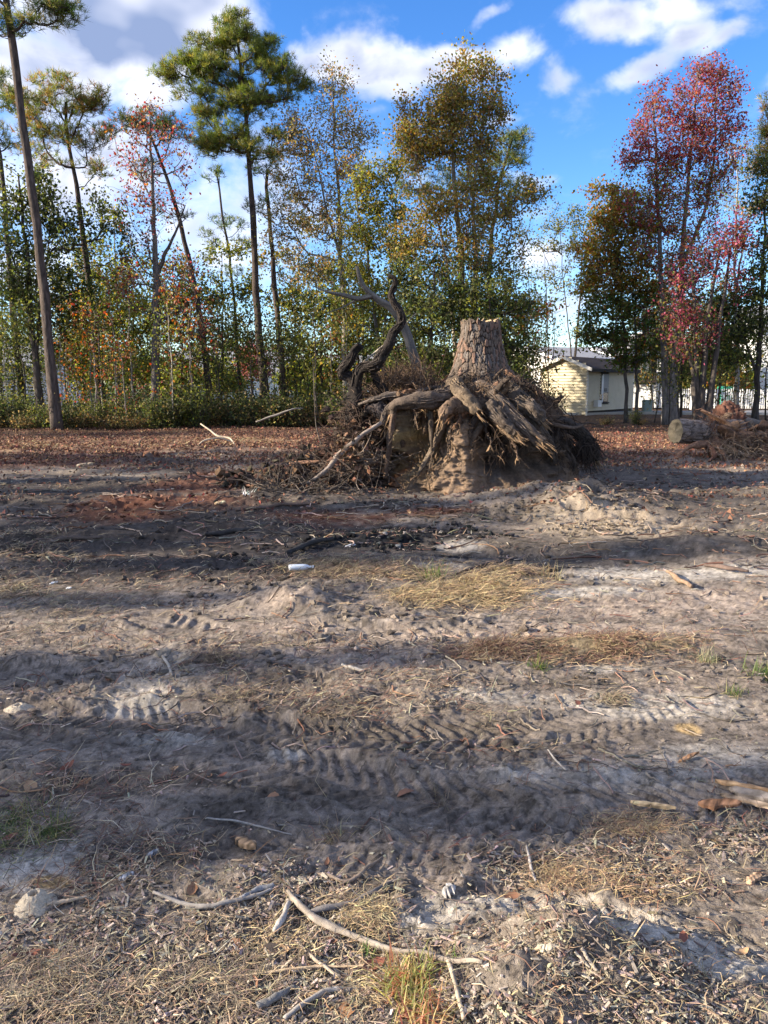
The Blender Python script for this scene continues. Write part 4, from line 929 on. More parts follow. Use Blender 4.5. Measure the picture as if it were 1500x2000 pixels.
for i_, (x_, dx_, y1_, rr2_) in enumerate([(862, -24, 925, .020), (884, -10, 900, .016), (898, 6, 955, .026), (913, 12, 905, .014), (945, 18, 880, .018), (985, 30, 905, .022)]):
    R_([(x_, 806, 11.25), (x_+dx_*.3, 840, 11.12), (x_+dx_*.7, (840+y1_)/2, 11.0), (x_+dx_, y1_, 10.9)], [rr2_, rr2_*.9, rr2_*.7, rr2_*.3], 60+i_, [(.12, .085, .06), (.085, .06, .045), (.15, .10, .07)][i_ % 3], 5, wob=.012)
for i_ in range(84):
    a_ = math.radians(rng.uniform(175, 372)); zz = rng.uniform(1.0, 1.5); cs, sn = math.cos(a_), math.sin(a_)
    wl_, wr_, wf_ = max(-cs, 0)**1.5, max(cs, 0)**1.5, max(-sn, 0)**1.5
    Rr = (wl_*np.interp(zz, PZ, PL)+wr_*np.interp(zz, PZ, PR)+wf_*np.interp(zz, PZ, PF))/(wl_+wr_+wf_+1e-6)
    p0 = np.array([(Rr-.18)*cs, (Rr-.18)*sn, zz]); d = np.array([cs+rng.normal()*.5, sn+rng.normal()*.5, -.25+rng.normal()*.45-(.5 if cs > .3 else 0)]); d /= np.linalg.norm(d); Ls = rng.uniform(.25, .65); P = [p0]
    for s_ in range(4): d = d+rng.normal(size=3)*.32+[0, 0, -.10]; d /= np.linalg.norm(d); P.append(P[-1]+d*Ls/4)
    r_ = rng.uniform(.018, .085); pp = resample(np.c_[np.array(P), np.linspace(r_, r_*.45, 5)], 22); cl_ = np.array([(.10, .07, .05), (.15, .10, .065), (.06, .045, .036), (.21, .12, .07)][rng.integers(0, 4)])
    kn_ = knob(8, .14, i_); v, q, t = tube(pp[:, :3], pp[:, 3], 9, True, lambda s, a: kn_(s, a)+.2*n2(a*3+0*s, s*9+0*a, i_)); b = MB(); b.add(v, q, t, np.clip(cl_*(1+.7*fbm3(v*16, 3, i_)[:, None]), .01, .5))
    m_ = 9; e_ = pp[-1, :3]; st = e_+rng.normal(size=(m_, 3))*r_*.4-d*.05; en = st+d*(.04+.10*rng.random((m_, 1)))+rng.normal(size=(m_, 3))*.02
    v, q = mtube(np.stack([st, (st+en)/2, en], 1), np.tile([.008, .006, .002], (m_, 1)), 3); b.add(v, q, None, np.clip(cl_*1.7, .01, .5)); b.build('root', M_ROOT, stump, smooth=True)
# the dark curled root rising at the left, two arms
DK = (.034, .027, .023)
cr = thing('upturned_root', 'dark curled S-shaped root rising from the left end of the root pile', 'root', pt(690, 850, 11.9))
crO = np.array(cr.location)
def fibres(b, pp, r, col, m, rough=.012):
    nn = len(pp); st0 = rng.integers(0, max(1, nn-10), m); ln = rng.integers(5, 14, m); P = []; T = np.gradient(pp, axis=0); T /= np.linalg.norm(T, axis=1)[:, None]; rad_ = np.interp(np.linspace(0, 1, nn), np.linspace(0, 1, len(r)), r); d0 = rdir(m)
    for f in np.linspace(0, 1, 5):
        i_ = np.clip((st0+ln*f).astype(int), 0, nn-1); d = d0-T[i_]*np.sum(d0*T[i_], 1)[:, None]; d /= np.linalg.norm(d, axis=1)[:, None]+1e-9; P.append(pp[i_]+d*(rad_[i_]*(1.0+.5*(f > .8)*rng.random(m)))[:, None]+rng.normal(size=(m, 3))*.004)
    v_, q_ = mtube(np.stack(P, 1), np.linspace(1, .3, 5)[None]*(.5+rng.random((m, 1)))*rough, 4); b.add(v_, q_, None, np.clip(np.repeat(np.array(col)*(.5+1.8*rng.random((m, 1))), 20, 0), .01, .6))
def CR(pl, r, seed, col=DK, nm='root_arm', n=60, amp=.16):
    b, pp = root([(a, b_, Y) for a, b_, Y in pl], np.array(r)*.9, 12, n, seed=seed, col=col, amp=amp, orig=crO); fibres(b, pp, r, col, int(n*1.6)); return b.build(nm, M_ROOT, cr, smooth=True)
CR([(688, 905, 11.9), (690, 850, 11.9), (692, 800, 11.9), (693, 760, 11.9), (690, 742, 11.9), (676, 733, 11.9), (666, 727, 11.88), (676, 714, 11.85), (687, 700, 11.8), (694, 684, 11.8), (704, 674, 11.75)],
   [.15, .14, .13, .11, .09, .075, .075, .075, .07, .065, .055], 21)
CR([(694, 770, 11.9), (697, 740, 11.85), (703, 722, 11.8), (718, 716, 11.75), (732, 716, 11.7), (742, 700, 11.7), (752, 684, 11.7), (763, 668, 11.7), (768, 650, 11.7), (778, 640, 11.7), (785, 628, 11.7), (781, 608, 11.7), (770, 592, 11.7), (764, 575, 11.7), (770, 560, 11.7), (773, 549, 11.7), (767, 542, 11.7), (758, 540, 11.7)],
   [.10, .08, .075, .075, .075, .08, .08, .075, .07, .062, .058, .052, .048, .045, .042, .040, .036, .026], 22, n=90)
CR([(745, 690, 11.7), (742, 705, 11.65), (728, 712, 11.65), (712, 716, 11.7)], [.05, .045, .04, .03], 23, n=20)
CR([(728, 728, 11.9), (738, 745, 11.9), (752, 765, 11.9), (760, 790, 11.9)], [.035, .06, .05, .03], 24, n=24)
# fine roots hanging and bristling
def fine_roots(regions, orig, name, parent, col=(.10, .07, .05), seed=0, **tags):
    b = MB()
    for (px, py, rx, ry, Y, dy, n, L, down, side, rad, cl) in regions:
        m = 6; x = px+rng.normal(size=n)*rx*.5; y = py+rng.normal(size=n)*ry*.5; YY = Y+rng.normal(size=n)*dy*.5
        s = np.array([pt(a, b_, c_) for a, b_, c_ in zip(x, y, YY)])-orig
        d = rdir(n); d[:, 2] -= down; d[:, 0] += side; d /= np.linalg.norm(d, axis=1)[:, None]
        P = [s]; st = (L*(.4+rng.random(n))/(m-1))[:, None]
        for i in range(m-1):
            d = d+rng.normal(size=(n, 3))*.42; d[:, 2] -= down*.12; d /= np.linalg.norm(d, axis=1)[:, None]; P.append(P[-1]+d*st)
        P = np.stack(P, 1); R = (rad*(.5+rng.random((n, 1))))*np.linspace(1, .25, m)[None, :]
        v, q = mtube(P, R, 3); c = np.repeat(np.array(cl)*(.5+1.0*rng.random((n, 1))), m*3, 0); b.add(v, q, None, np.clip(c, .01, .8))
    o = b.build(name, M_ROOT, parent)
    for k, v_ in tags.items(): o[k] = v_
    return o
BR = (.13, .085, .055); DB = (.05, .038, .03); LB = (.26, .19, .13)
fine_roots([(930, 760, 60, 14, 11.7, .4, 300, .25, .2, 0, .006, BR), (1010, 760, 50, 26, 11.9, .5, 380, .30, .5, .3, .007, DB), (1050, 800, 34, 30, 11.9, .4, 260, .35, .8, .3, .008, BR),
            (1085, 850, 34, 40, 11.9, .5, 360, .40, 1.2, .1, .009, DB), (1145, 870, 26, 20, 12.0, .3, 420, .38, 1.6, .1, .006, DB), (1095, 900, 20, 40, 12.0, .5, 300, .4, 1.4, 0, .006, DB), (850, 770, 60, 8, 11.7, .3, 260, .35, .9, 0, .006, BR),
            (830, 800, 60, 10, 11.6, .2, 60, .6, 1.6, 0, .005, BR), (900, 800, 80, 20, 11.4, .2, 60, .5, 1.5, 0, .005, BR), (835, 910, 40, 50, 11.3, .2, 60, .5, 1.4, 0, .009, BR), (870, 930, 40, 40, 11.1, .2, 60, .4, 1.2, 0, .009, BR),
            (780, 745, 50, 14, 12.2, .5, 380, .35, -.3, 0, .007, BR), (800, 735, 50, 16, 12.5, .5, 160, .4, -.7, 0, .007, BR), (970, 850, 60, 60, 11.3, .3, 120, .5, 1.0, .3, .006, BR), 
            (935, 735, 50, 10, 12.0, .2, 160, .15, .3, 0, .005, DB)],
           O, 'fine_roots', stump, kind='stuff')
# needle and bark litter caught on the root plate
def caught():
    b = MB(); n = 9000; a = rng.random(n)*6.283; z = rng.uniform(1.12, 1.56, n)
    wr = np.clip(np.cos(a), 0, 1)**1.5; wl = np.clip(-np.cos(a), 0, 1)**1.5; wf = np.clip(-np.sin(a), 0, 1)**1.5; wb = np.clip(np.sin(a), 0, 1)**1.5
    R = (wl*np.interp(z, PZ, PL)+wr*np.interp(z, PZ, PR)+wf*np.interp(z, PZ, PF)+wb*np.interp(z, PZ, PB))/(wl+wr+wf+wb)+rng.normal(size=n)*.05
    s = np.stack([R*np.cos(a), R*np.sin(a), z], 1); d = rdir(n); L = (.04+.10*rng.random((n, 1)))
    w = np.cross(d, rdir(n)); w /= np.linalg.norm(w, axis=1)[:, None]; w = w*.006
    v = np.stack([s-w, s+w, s+d*L+w*.6, s+d*L-w*.6], 1).reshape(-1, 3)
    c = np.repeat(hcol([(.20, .10, .06), (.11, .07, .05), (.26, .17, .10), (.05, .04, .03)], n), 4, 0)
    b.add(v, np.arange(n*4).reshape(-1, 4), None, np.clip(c, .01, .7)); o = b.build('needle_litter', M_LITTER, stump); o['kind'] = 'stuff'
caught()
# soil clods tumbling off the ball and over the mounds
ICO = None
def ico():
    import bmesh
    bm = bmesh.new(); bmesh.ops.create_icosphere(bm, subdivisions=1, radius=1); v = np.array([q.co[:] for q in bm.verts]); f = np.array([[q.index for q in p.verts] for p in bm.faces]); bm.free(); return v, f
IV, IF = ico()
def clods(b, pos, size, cols):
    n = len(pos); v = IV[None]*(1+.30*rng.normal(size=(n, len(IV), 1))); v = v*(size[:, None, None])*(np.array([1, 1, .7])*(1+.3*rng.normal(size=(n, 1, 3))))
    v = v+pos[:, None, :]; t = (IF[None]+np.arange(n)[:, None, None]*len(IV)).reshape(-1, 3)
    b.add(v.reshape(-1, 3), None, t, np.repeat(cols, len(IV), 0))

# ------------------------------------------------------------------ brush pile left of the stump
def brush():
    b = MB(); reg = [(560, 950, 90, 16, 11.2, .8, 190, .55, .1, .2, .009, (.10, .08, .066)), (650, 935, 60, 34, 11.4, .6, 300, .5, .1, .1, .009, (.09, .066, .052)), (690, 860, 40, 60, 11.8, .5, 520, .4, .4, 0, .007, (.085, .055, .04)),
                     (650, 890, 26, 30, 11.8, .5, 260, .35, .1, 0, .006, (.10, .055, .04)), (708, 905, 30, 44, 11.4, .4, 150, .5, .1, 0, .009, (.17, .13, .10)), (600, 970, 110, 12, 10.7, .5, 200, .45, .1, .2, .008, (.10, .08, .066)),
                     (745, 775, 40, 12, 12.1, .4, 240, .3, -.2, 0, .007, (.12, .08, .055)), (690, 800, 24, 34, 12.0, .4, 200, .3, .2, 0, .007, (.06, .045, .035))]
    org = np.array([-.6, 11.4, 0])
    for (px, py, rx, ry, Y, dy, n, L, down, side, rad, cl) in reg:
        m = 7; s = np.array([pt(px+rng.normal()*rx*.55, py+rng.normal()*ry*.5, Y+rng.normal()*dy*.5) for _ in range(n)])
        s[:, 2] = np.maximum(s[:, 2], .03+.1*rng.random(n)); d = rdir(n); d[:, 2] = d[:, 2]*.45-down*.4; d /= np.linalg.norm(d, axis=1)[:, None]
        P = [s]; st = (L*(.4+1.1*rng.random(n))/(m-1))[:, None]; bend = rdir(n)*.22
        for i in range(m-1):
            d = d+bend+rng.normal(size=(n, 3))*.16; d /= np.linalg.norm(d, axis=1)[:, None]; P.append(P[-1]+d*st)
        P = np.stack(P, 1); gz_ = H(P[..., 0], P[..., 1], False); P[..., 2] = np.maximum(P[..., 2], gz_+.01)
        R = (rad*(.4+rng.random((n, 1))))*np.linspace(1, .35, m)[None, :]
        v, q = mtube(P-org, R, 4); b.add(v, q, None, np.clip(np.repeat(np.array(cl)*(.45+1.1*rng.random((n, 1))), m*4, 0), .01, .7))
    n = 1500; k = np.array([[(560, 955, 100, 20), (690, 900, 60, 60), (620, 975, 120, 14)][i] for i in rng.integers(0, 3, n)])
    s = np.array([pt(a+rng.normal()*c_*.5, b_+rng.normal()*d_*.5, 11.3+rng.normal()*.4) for a, b_, c_, d_ in k]); s[:, 2] = np.maximum(s[:, 2], H(s[:, 0], s[:, 1], False)+.02)
    v, q, t, c = leaves(s-org, .07, np.clip(hcol([(.14, .08, .05), (.22, .12, .07), (.08, .06, .045)], n), .01, .6)); b.add(v, q, t, c)
    o = b.build('brush_pile', M_ROOT, None, loc=org, kind='stuff'); o['label'] = 'tangled heap of thin brown roots and twigs left of the stump'; o['category'] = 'brush pile'
brush()
def dark_mass():
    b = MB(); org = np.array([-.45, 12.0, 0]); th_ = rng.random(1)
    P = [(0, 12.3, .42, .55, .55), (-.1, 12.1, .3, .4, .3), (.25, 12.4, .4, .5, .5)]
    n = 2600; pos = []
    for i in range(n):
        c = [(-.50, 12.1, .45, .30, .60), (-.30, 12.2, .30, .30, .85), (-.95, 11.9, .18, .5, .30), (.0, 12.3, .55, .32, .62), (-1.6, 11.6, .10, .7, .16)][rng.integers(0, 5)]
        u = rng.normal(size=3)*.5; pos.append((c[0]+u[0]*c[3]*1.2, c[1]+u[1]*.35, abs(c[2]+u[2]*c[4])))
    pos = np.array(pos); clods(b, pos-org, .03+.05*rng.random(n), np.clip(hcol([(.045, .035, .028), (.08, .06, .045), (.14, .08, .05)], n), .01, .4))
    o = b.build('root_soil', M_SOIL, None, loc=org, kind='stuff'); o['label'] = 'dark crumbling soil and roots under the curled root'; o['category'] = 'soil'
dark_mass()
def stick(label, pl, r, col, name='stick', Y=None, lift=.012, group=None, k=8, n=26, cat='stick', knob_=.1, ends=True, mat_=None):
    """pl: pixels; on the ground unless Y gives the distances"""
    if Y is None: p = np.array([gpt(a, b, 0) for a, b in pl])
    else: p = np.array([pt(a, b, y_) for (a, b), y_ in zip(pl, Y)])
    o = p.mean(0); P = resample(np.c_[p, np.interp(np.linspace(0, 1, len(p)), np.linspace(0, 1, len(r)), r)], n)
    if Y is None: P[:, 2] = np.maximum.accumulate(H(P[:, 0], P[:, 1]))*0+H(P[:, 0], P[:, 1], False)+P[:, 3]*.8+lift; P[:, 2] = np.convolve(np.pad(P[:, 2], 2, 'edge'), np.ones(5)/5, 'valid')
    wob = np.cumsum(rng.normal(size=(n, 3))*P[:, 3:4]*.10, 0); wob -= np.linspace(0, 1, n)[:, None]*wob[-1]; P[:, :3] += wob
    sd = int(rng.integers(0, 99)); v, q, t = tube(P[:, :3]-o, P[:, 3], k, True, knob(7, knob_, sd))
    c = np.array(col)*(1+.4*fbm3(v*np.array([25, 25, 25]), 3, sd)[:, None]); c = np.clip(c, .01, .8)
    b = MB(); b.add(v, q, t, c); ob = b.build(name, mat_ or M_WOOD, None, smooth=True, loc=tuple(o)); ob['label'] = label; ob['category'] = cat
    if group: ob['group'] = group
    return ob
stick('long bent grey branch leaning from the brush pile against the root ball', [(600, 946), (640, 915), (668, 880), (700, 855), (745, 826)], [.030, .034, .038, .036, .030], (.25, .20, .165), 'branch', [10.8, 10.85, 11.0, 11.1, 11.25], cat='branch')
stick('short brown root stick lying behind the long bent branch', [(566, 906), (600, 902), (650, 900), (690, 903)], [.03, .028, .022, .026], (.25, .14, .09), 'branch', [11.6, 11.5, 11.4, 11.35], cat='branch')
stick('thin straight pale stick slanting up through the curled root', [(700, 716), (740, 682), (780, 645), (812, 612)], [.016, .014, .011, .007], (.33, .28, .22), 'stick', [11.9, 11.85, 11.8, 11.75])
stick('thin upright twig standing in the brush pile', [(632, 880), (622, 850), (616, 815), (611, 700)], [.012, .010, .008, .003], (.10, .08, .065), 'twig', [11.6, 11.7, 11.8, 11.9], cat='twig')
# leaning dead tree behind
dt = thing('dead_tree', 'pale grey dead tree leaning left behind the stump with forked top', 'tree', pt(820, 800, 15.5)); dO = np.array(dt.location)
b, _ = root([(822, 800, 15.5), (818, 740, 15.5), (803, 680, 15.5), (790, 640, 15.5), (768, 605, 15.5), (745, 590, 15.5), (722, 572, 15.5), (706, 552, 15.5), (697, 520, 15.5)], [.12, .11, .085, .08, .075, .065, .055, .045, .03], 12, 60, seed=31, col=(.15, .135, .12), orig=dO, amp=.06); b.build('trunk', M_WOOD, dt, smooth=True)
b, _ = root([(726, 578, 15.5), (700, 583, 15.5), (670, 576, 15.4), (640, 570, 15.3), (610, 558, 15.3)], [.055, .045, .035, .022, .01], 9, 36, seed=32, col=(.17, .155, .135), orig=dO, amp=.06); b.build('branch', M_WOOD, dt, smooth=True)
b, _ = root([(700, 583, 15.5), (670, 600, 15.5), (640, 610, 15.5)], [.02, .014, .006], 6, 20, seed=33, col=(.2, .18, .16), orig=dO, amp=.06); b.build('branch', M_WOOD, dt, smooth=True)

# ------------------------------------------------------------------ the cut log with torn root end, right
def logthing():
    a = pt(1319, 842, 15.6); b_ = pt(1440, 846, 16.0); ax = b_-a; L = np.linalg.norm(ax); ax /= L
    lt = thing('cut_log', 'thick sawn pine log with pale cut face and reddish torn root end', 'log', (a[0], a[1], 0)); o = np.array(lt.location)
    n, k = 70, 90; s = np.linspace(0, 1, n); ang = np.arange(k)*2*math.pi/k; SS, AA = np.meshgrid(s, ang, indexing='ij')
    up = np.array([0, 0, 1.0]); sd = np.cross(up, ax); sd /= np.linalg.norm(sd); u2 = np.cross(ax, sd)
    d1, d2, iv = worley2(AA*3.2, SS*6.5+.4*n2(AA*3, SS*6, 2), 12); e = sstep(.02, .18, d2-d1)
    R = .24+.05*sstep(.6, 1, SS)+.022*e-.015+.012*n2(AA*4, SS*8, 4)
    V = (a-o)+ax*(SS[..., None]*L)+R[..., None]*(np.cos(AA)[..., None]*sd+np.sin(AA)[..., None]*u2)
    c = np.array([.07, .055, .045])*(1-e[..., None])+np.array([.20, .16, .135])*(.6+.8*iv[..., None])*e[..., None]
    i = np.arange(n-1)[:, None]*k; j = np.arange(k)[None, :]; j2 = (j+1) % k; q = np.stack([i+j, i+j2, i+k+j2, i+k+j], -1).reshape(-1, 4)
    m = MB(); m.add(V.reshape(-1, 3), q, None, c.reshape(-1, 3)); m.build('trunk', M_ROOT, lt, smooth=True)
    fc = MB(); rings = 12; rim = V[0]; ct = rim.mean(0)
    vv = []; cc = []
    for f in np.linspace(.02, 1, rings):
        p = ct+(rim-ct)*f-ax*.012*(1-f); vv.append(p); an = np.arctan2((p-ct)@u2, (p-ct)@sd)
        cc.append(np.array([.33, .26, .16])*(1-.3*(int(f*22) % 2))*(1-.6*np.exp(-((np.abs(an-1.9))/.5)**2)*(f < .75))[:, None]*(.8+.25*n2(p[:, 0]*20, p[:, 2]*20, 3))[:, None])
    i = np.arange(rings-1)[:, None]*k; fc.add(np.concatenate(vv), np.stack([i+j, i+k+j, i+k+j2, i+j2], -1).reshape(-1, 4), None, np.clip(np.concatenate(cc), .01, .8)); fc.build('cut_face', M_WOOD, lt)
    # the reddish root collar
    n2_, k2 = 60, 70; P = IV
    u = np.linspace(0, math.pi, n2_); w = np.arange(k2)*2*math.pi/k2; UU, WW = np.meshgrid(u, w, indexing='ij')
    D = np.stack([np.cos(UU), np.sin(UU)*np.cos(WW), np.sin(UU)*np.sin(WW)], -1)
    rr_ = 1+.30*fbm3(D*2.4, 4, 3)+.22*fbm3(D*8, 4, 4)
    cc0 = pt(1412, 850, 16.3)-o; V = cc0+D*rr_[..., None]*np.array([.42, .42, .40])+np.stack([np.zeros(D.shape[:2]), np.zeros(D.shape[:2]), .28*sstep(.0, 1, D[..., 0]+D[..., 2])], -1)
    c = np.array([.145, .07, .048])*(1+.7*fbm3(D*7, 3, 8)[..., None]); i = np.arange(n2_-1)[:, None]*k2; j = np.arange(k2)[None, :]; j2 = (j+1) % k2
    m = MB(); m.add(V.reshape(-1, 3), np.stack([i+j, i+j2, i+k2+j2, i+k2+j], -1).reshape(-1, 4), None, np.clip(c.reshape(-1, 3), .01, .6)); m.build('root_collar', M_SOIL, lt, smooth=True)
    def rt(pl, r, seed, col, spl=8): 
        bb, pp = root(pl, r, 10, 26, seed=seed, col=col, orig=o)
        e_ = pp[-1]; d = pp[-1]-pp[-4]; d /= np.linalg.norm(d); st = e_+rng.normal(size=(spl, 3))*r[-1]*.5-d*.05; en = st+d*(.08+.2*rng.random((spl, 1)))+rng.normal(size=(spl, 3))*.03
        v, q_ = mtube(np.stack([st, (st+en)/2, en], 1), np.tile([.014, .01, .003], (spl, 1)), 4); bb.add(v, q_, None, np.array(col)*1.2); bb.build('root', M_ROOT, lt, smooth=True)
    rt([(1400, 850, 15.8), (1420, 838, 15.6), (1445, 828, 15.5)], [.16, .12, .07], 41, (.30, .18, .11)); rt([(1390, 865, 15.6), (1405, 878, 15.3), (1412, 893, 15.1)], [.13, .09, .06], 42, (.28, .16, .10))
    rt([(1400, 870, 15.6), (1425, 880, 15.3), (1448, 888, 15.2)], [.14, .09, .05], 43, (.30, .19, .12)); rt([(1410, 860, 15.7), (1435, 866, 15.5), (1470, 864, 15.5)], [.10, .07, .04], 44, (.33, .22, .14))
    rt([(1380, 866, 15.5), (1350, 872, 15.2), (1330, 884, 15.0)], [.08, .05, .02], 45, (.28, .16, .10)); rt([(1405, 830, 16), (1420, 812, 16), (1440, 808, 16)], [.10, .06, .03], 46, (.30, .20, .13))
    rt([(1385, 874, 15.4), (1395, 888, 15.1), (1388, 898, 15.0)], [.07, .05, .02], 47, (.22, .11, .07)); rt([(1425, 850, 15.6), (1450, 862, 15.4), (1455, 875, 15.3)], [.06, .05, .03], 48, (.36, .24, .15))
    for k_ in range(20):
        x_ = 1410+rng.random()*100; y_ = 840+rng.random()*44; rt([(x_, y_, 15.7), (x_+12+rng.normal()*10, y_+rng.normal()*8, 15.5), (x_+34+rng.normal()*16, y_+rng.normal()*16, 15.4)], [.13, .09, .045], 70+k_, np.array([.24, .14, .09])*(.5+rng.random()*.9))
    fine_roots([(1395, 838, 40, 34, 15.8, .4, 420, .25, .2, 0, .007, (.14, .075, .05)), (1430, 868, 50, 30, 15.4, .4, 200, .3, .3, 0, .009, (.15, .10, .07)), (1470, 866, 50, 26, 15.5, .5, 140, .35, .2, .1, .012, (.11, .08, .06)), (1440, 885, 60, 12, 15.2, .4, 160, .4, .2, .2, .009, LB)], o, 'fine_roots', lt, kind='stuff')
    for (pl, r, col, seed) in [([(1440, 822, 16.2), (1470, 830, 16.2), (1540, 842, 16.2)], [.13, .12, .13], (.19, .155, .125), 61)]:
        tt = thing('log', 'long dark log lying at the right picture edge behind the torn roots', 'log', pt(1490, 870, 16.2)); oo = np.array(tt.location)
        bb, _ = root(pl, r, 14, 40, seed=seed, col=col, orig=oo, amp=.05); bb.build('trunk', M_ROOT, tt, smooth=True)
    stick('dark broken log on the ground at the right picture edge', [(1425, 872), (1470, 878), (1560, 884)], [.07, .08, .08], (.085, .07, .055), 'log', [15.6, 15.6, 15.6], cat='log')
    for (x, y, w, h_, rot, lab) in [(1395, 812, 34, 8, -25, 'jagged wood slab on top of the torn log end'), (1435, 846, 30, 9, 20, 'pale split wood slab in the torn root mass'), (1448, 858, 26, 8, 12, 'orange split slab low in the torn root mass'), (1462, 838, 34, 10, 25, 'curved pale bark slab beside the long dark log'), (1418, 826, 40, 12, -30, 'upper broken red-brown slab rising from the torn log end'), (1478, 856, 40, 12, 8, 'dark slab jutting towards the right picture edge'), (1450, 886, 44, 9, -5, 'lowest flat wood slab under the torn roots'), (1412, 870, 36, 11, 32, 'tilted red-brown slab just right of the log trunk')]:
        Y = 15.6; c0 = pt(x, y, Y); L_ = w/F*Y*1.7; sg = MB(); m_ = 14
        xs = np.linspace(-.5, .5, m_); wd = h_/F*Y*(1-np.abs(xs)**3*5)*(1+.2*rng.normal(size=m_)); a_ = math.radians(rot)
        top = np.stack([xs*L_, -wd*.5, wd*.25+0*xs], 1); bot = np.stack([xs*L_, wd*.5, -wd*.1+0*xs], 1); tk_ = np.array([0, 0, -.035])
        v = np.concatenate([top, bot, bot+tk_, top+tk_]); R2 = np.array([[math.cos(a_), 0, math.sin(a_)], [0, 1, 0], [-math.sin(a_), 0, math.cos(a_)]]); v = v@np.linalg.inv(R2).T
        qs = []
        for i in range(m_-1):
            for A1, B1 in ((0, m_), (m_, 2*m_), (2*m_, 3*m_), (3*m_, 0)): qs.append((A1+i, B1+i, B1+i+1, A1+i+1))
        sg.add(v, qs, None, np.array([.40, .22, .125])*(.6+.6*rng.random())); ob = sg.build('wood_slab', M_WOOD, None, loc=tuple(c0)); ob['label'] = lab; ob['category'] = 'wood slab'
logthing()
# ------------------------------------------------------------------ road strip and far ground at the right
def strip(name, pts, z, m, label):
    b = MB(); P = np.array(pts, float); n = 40; A1 = resample(P[:2], n, False); B1 = resample(P[3:1:-1], n, False)
    rows = [A1*(1-t)+B1*t for t in np.linspace(0, 1, 5)]; v = np.concatenate([np.c_[r_, H(r_[:, 0], r_[:, 1], False)*(1-sstep(60, 100, np.hypot(r_[:, 0], r_[:, 1])))+z] for r_ in rows])
    q = [(r*n+i, r*n+i+1, (r+1)*n+i+1, (r+1)*n+i) for r in range(4) for i in range(n-1)]; b.add(v, q); o = b.build(name, m, None, smooth=True, kind='structure'); o['label'] = label; return o
ASPH = mat('asphalt', .9, tint=False, base=(.19, .19, .20), nscale=60, namp=.2, bump=.3, bscale=200, bdist=.004)
CONC = mat('concrete', .85, tint=False, base=(.46, .45, .42), nscale=20, namp=.1)
strip('road', [(4.5, 39.2), (90, 41.5), (90, 45.0), (4.5, 43.5)], .07, ASPH, 'grey road beyond the shed')
kb = MB(); xs = np.linspace(4.5, 90, 60)
for i in range(59):
    a_ = np.array([xs[i], 39.0+(xs[i]-4.5)*.027]); b_ = np.array([xs[i+1], 39.0+(xs[i+1]-4.5)*.027]); v = []
    for (dy, dz) in ((0, -.2), (0, .13), (.16, .13), (.16, -.2)):
        for p_ in (a_, b_): v.append((p_[0], p_[1]+dy, float(H(np.array([p_[0]]), np.array([p_[1]]), False)[0])+dz))
    kb.add(v, [(0, 1, 3, 2), (2, 3, 5, 4), (4, 5, 7, 6)])
kb.build('kerb', CONC, None, kind='structure')

# ------------------------------------------------------------------ plain materials of the buildings
def flatm(name, base, rough=.7, **k): return mat(name, rough, tint=False, base=base, nscale=k.pop('nscale', 3), namp=k.pop('namp', .10), **k)
SID = flatm('cream_siding', (.55, .48, .33), .6, namp=.09); TRIM = flatm('white_trim', (.72, .70, .64), .6); WHT = flatm('white_paint', (.80, .80, .78), .5); SHG = flatm('brown_shingles', (.075, .058, .052), .95, nscale=18, namp=.35)
GREYS = flatm('grey_shingles', (.27, .27, .28), .95, nscale=6, namp=.25); DGL = mat('dark_glass', .08, tint=False, base=(.02, .024, .03), spec=.6); GRM = flatm('grey_panel', (.33, .33, .31), .6); DKM = flatm('dark_opening', (.05, .045, .04), .9); WSID = flatm('white_siding', (.74, .73, .70), .6); UTL = flatm('utility_green', (.26, .33, .30), .5); GRN = flatm('green_plastic', (.03, .28, .16), .4); DGRN = flatm('dark_green_trim', (.05, .10, .08), .6); BWOOD = flatm('brown_deck', (.12, .085, .06), .9)
def poly(name, pts_list, m, parent):
    b = MB()
    for p in pts_list: b.add(p, [tuple(range(4))] if len(p) == 4 else None, [(0, 1, 2)] if len(p) == 3 else None)
    return b.build(name, m, parent)
def solidbox(name, c, s, m, parent, R=None):
    b = MB(); b.add(boxv(c, s, R), BOXQ); return b.build(name, m, parent)
def lapwall(name, p0, p1, zt, m, parent, pitch=.15, z0=.15, top=None, holes=()):
    """clapboard wall from p0 to p1 (xy); top(s) gives the height at fraction s"""
    p0 = np.array(p0, float); p1 = np.array(p1, float); d = p1-p0; L = np.linalg.norm(d); d /= L; nrm = np.array([d[1], -d[0]]); b = MB(); z = z0
    while z < zt-.01:
        z1 = min(z+pitch, zt); s0, s1 = 0.0, L
        if top is not None:
            s = np.linspace(0, 1, 201); ok = np.array([top(q) for q in s]) > z+.02
            if not ok.any(): break
            s0, s1 = s[ok][0]*L, s[ok][-1]*L
        segs = [(s0, s1)]
        for (h0, h1, hz0, hz1) in holes:
            if z1 > hz0 and z < hz1:
                ns = []
                for (a_, c_) in segs:
                    if h1 <= a_ or h0 >= c_: ns.append((a_, c_))
                    else:
                        if h0 > a_: ns.append((a_, h0))
                        if h1 < c_: ns.append((h1, c_))
                segs = ns
        for (a_, c_) in segs:
            A0 = p0+d*a_; A1_ = p0+d*c_; o1 = nrm*.05; o2 = nrm*.003; top_in = 0
            q0 = (*(A0+o1), z); q1 = (*(A1_+o1), z); q2 = (*(A1_+o2), z1); q3 = (*(A0+o2), z1)
            b.add([q0, q1, q2, q3], [(0, 1, 2, 3)]); b.add([(*A0, z), (*A1_, z), q1, q0], [(0, 1, 2, 3)])
        z = z1
    return b.build(name, m, parent)

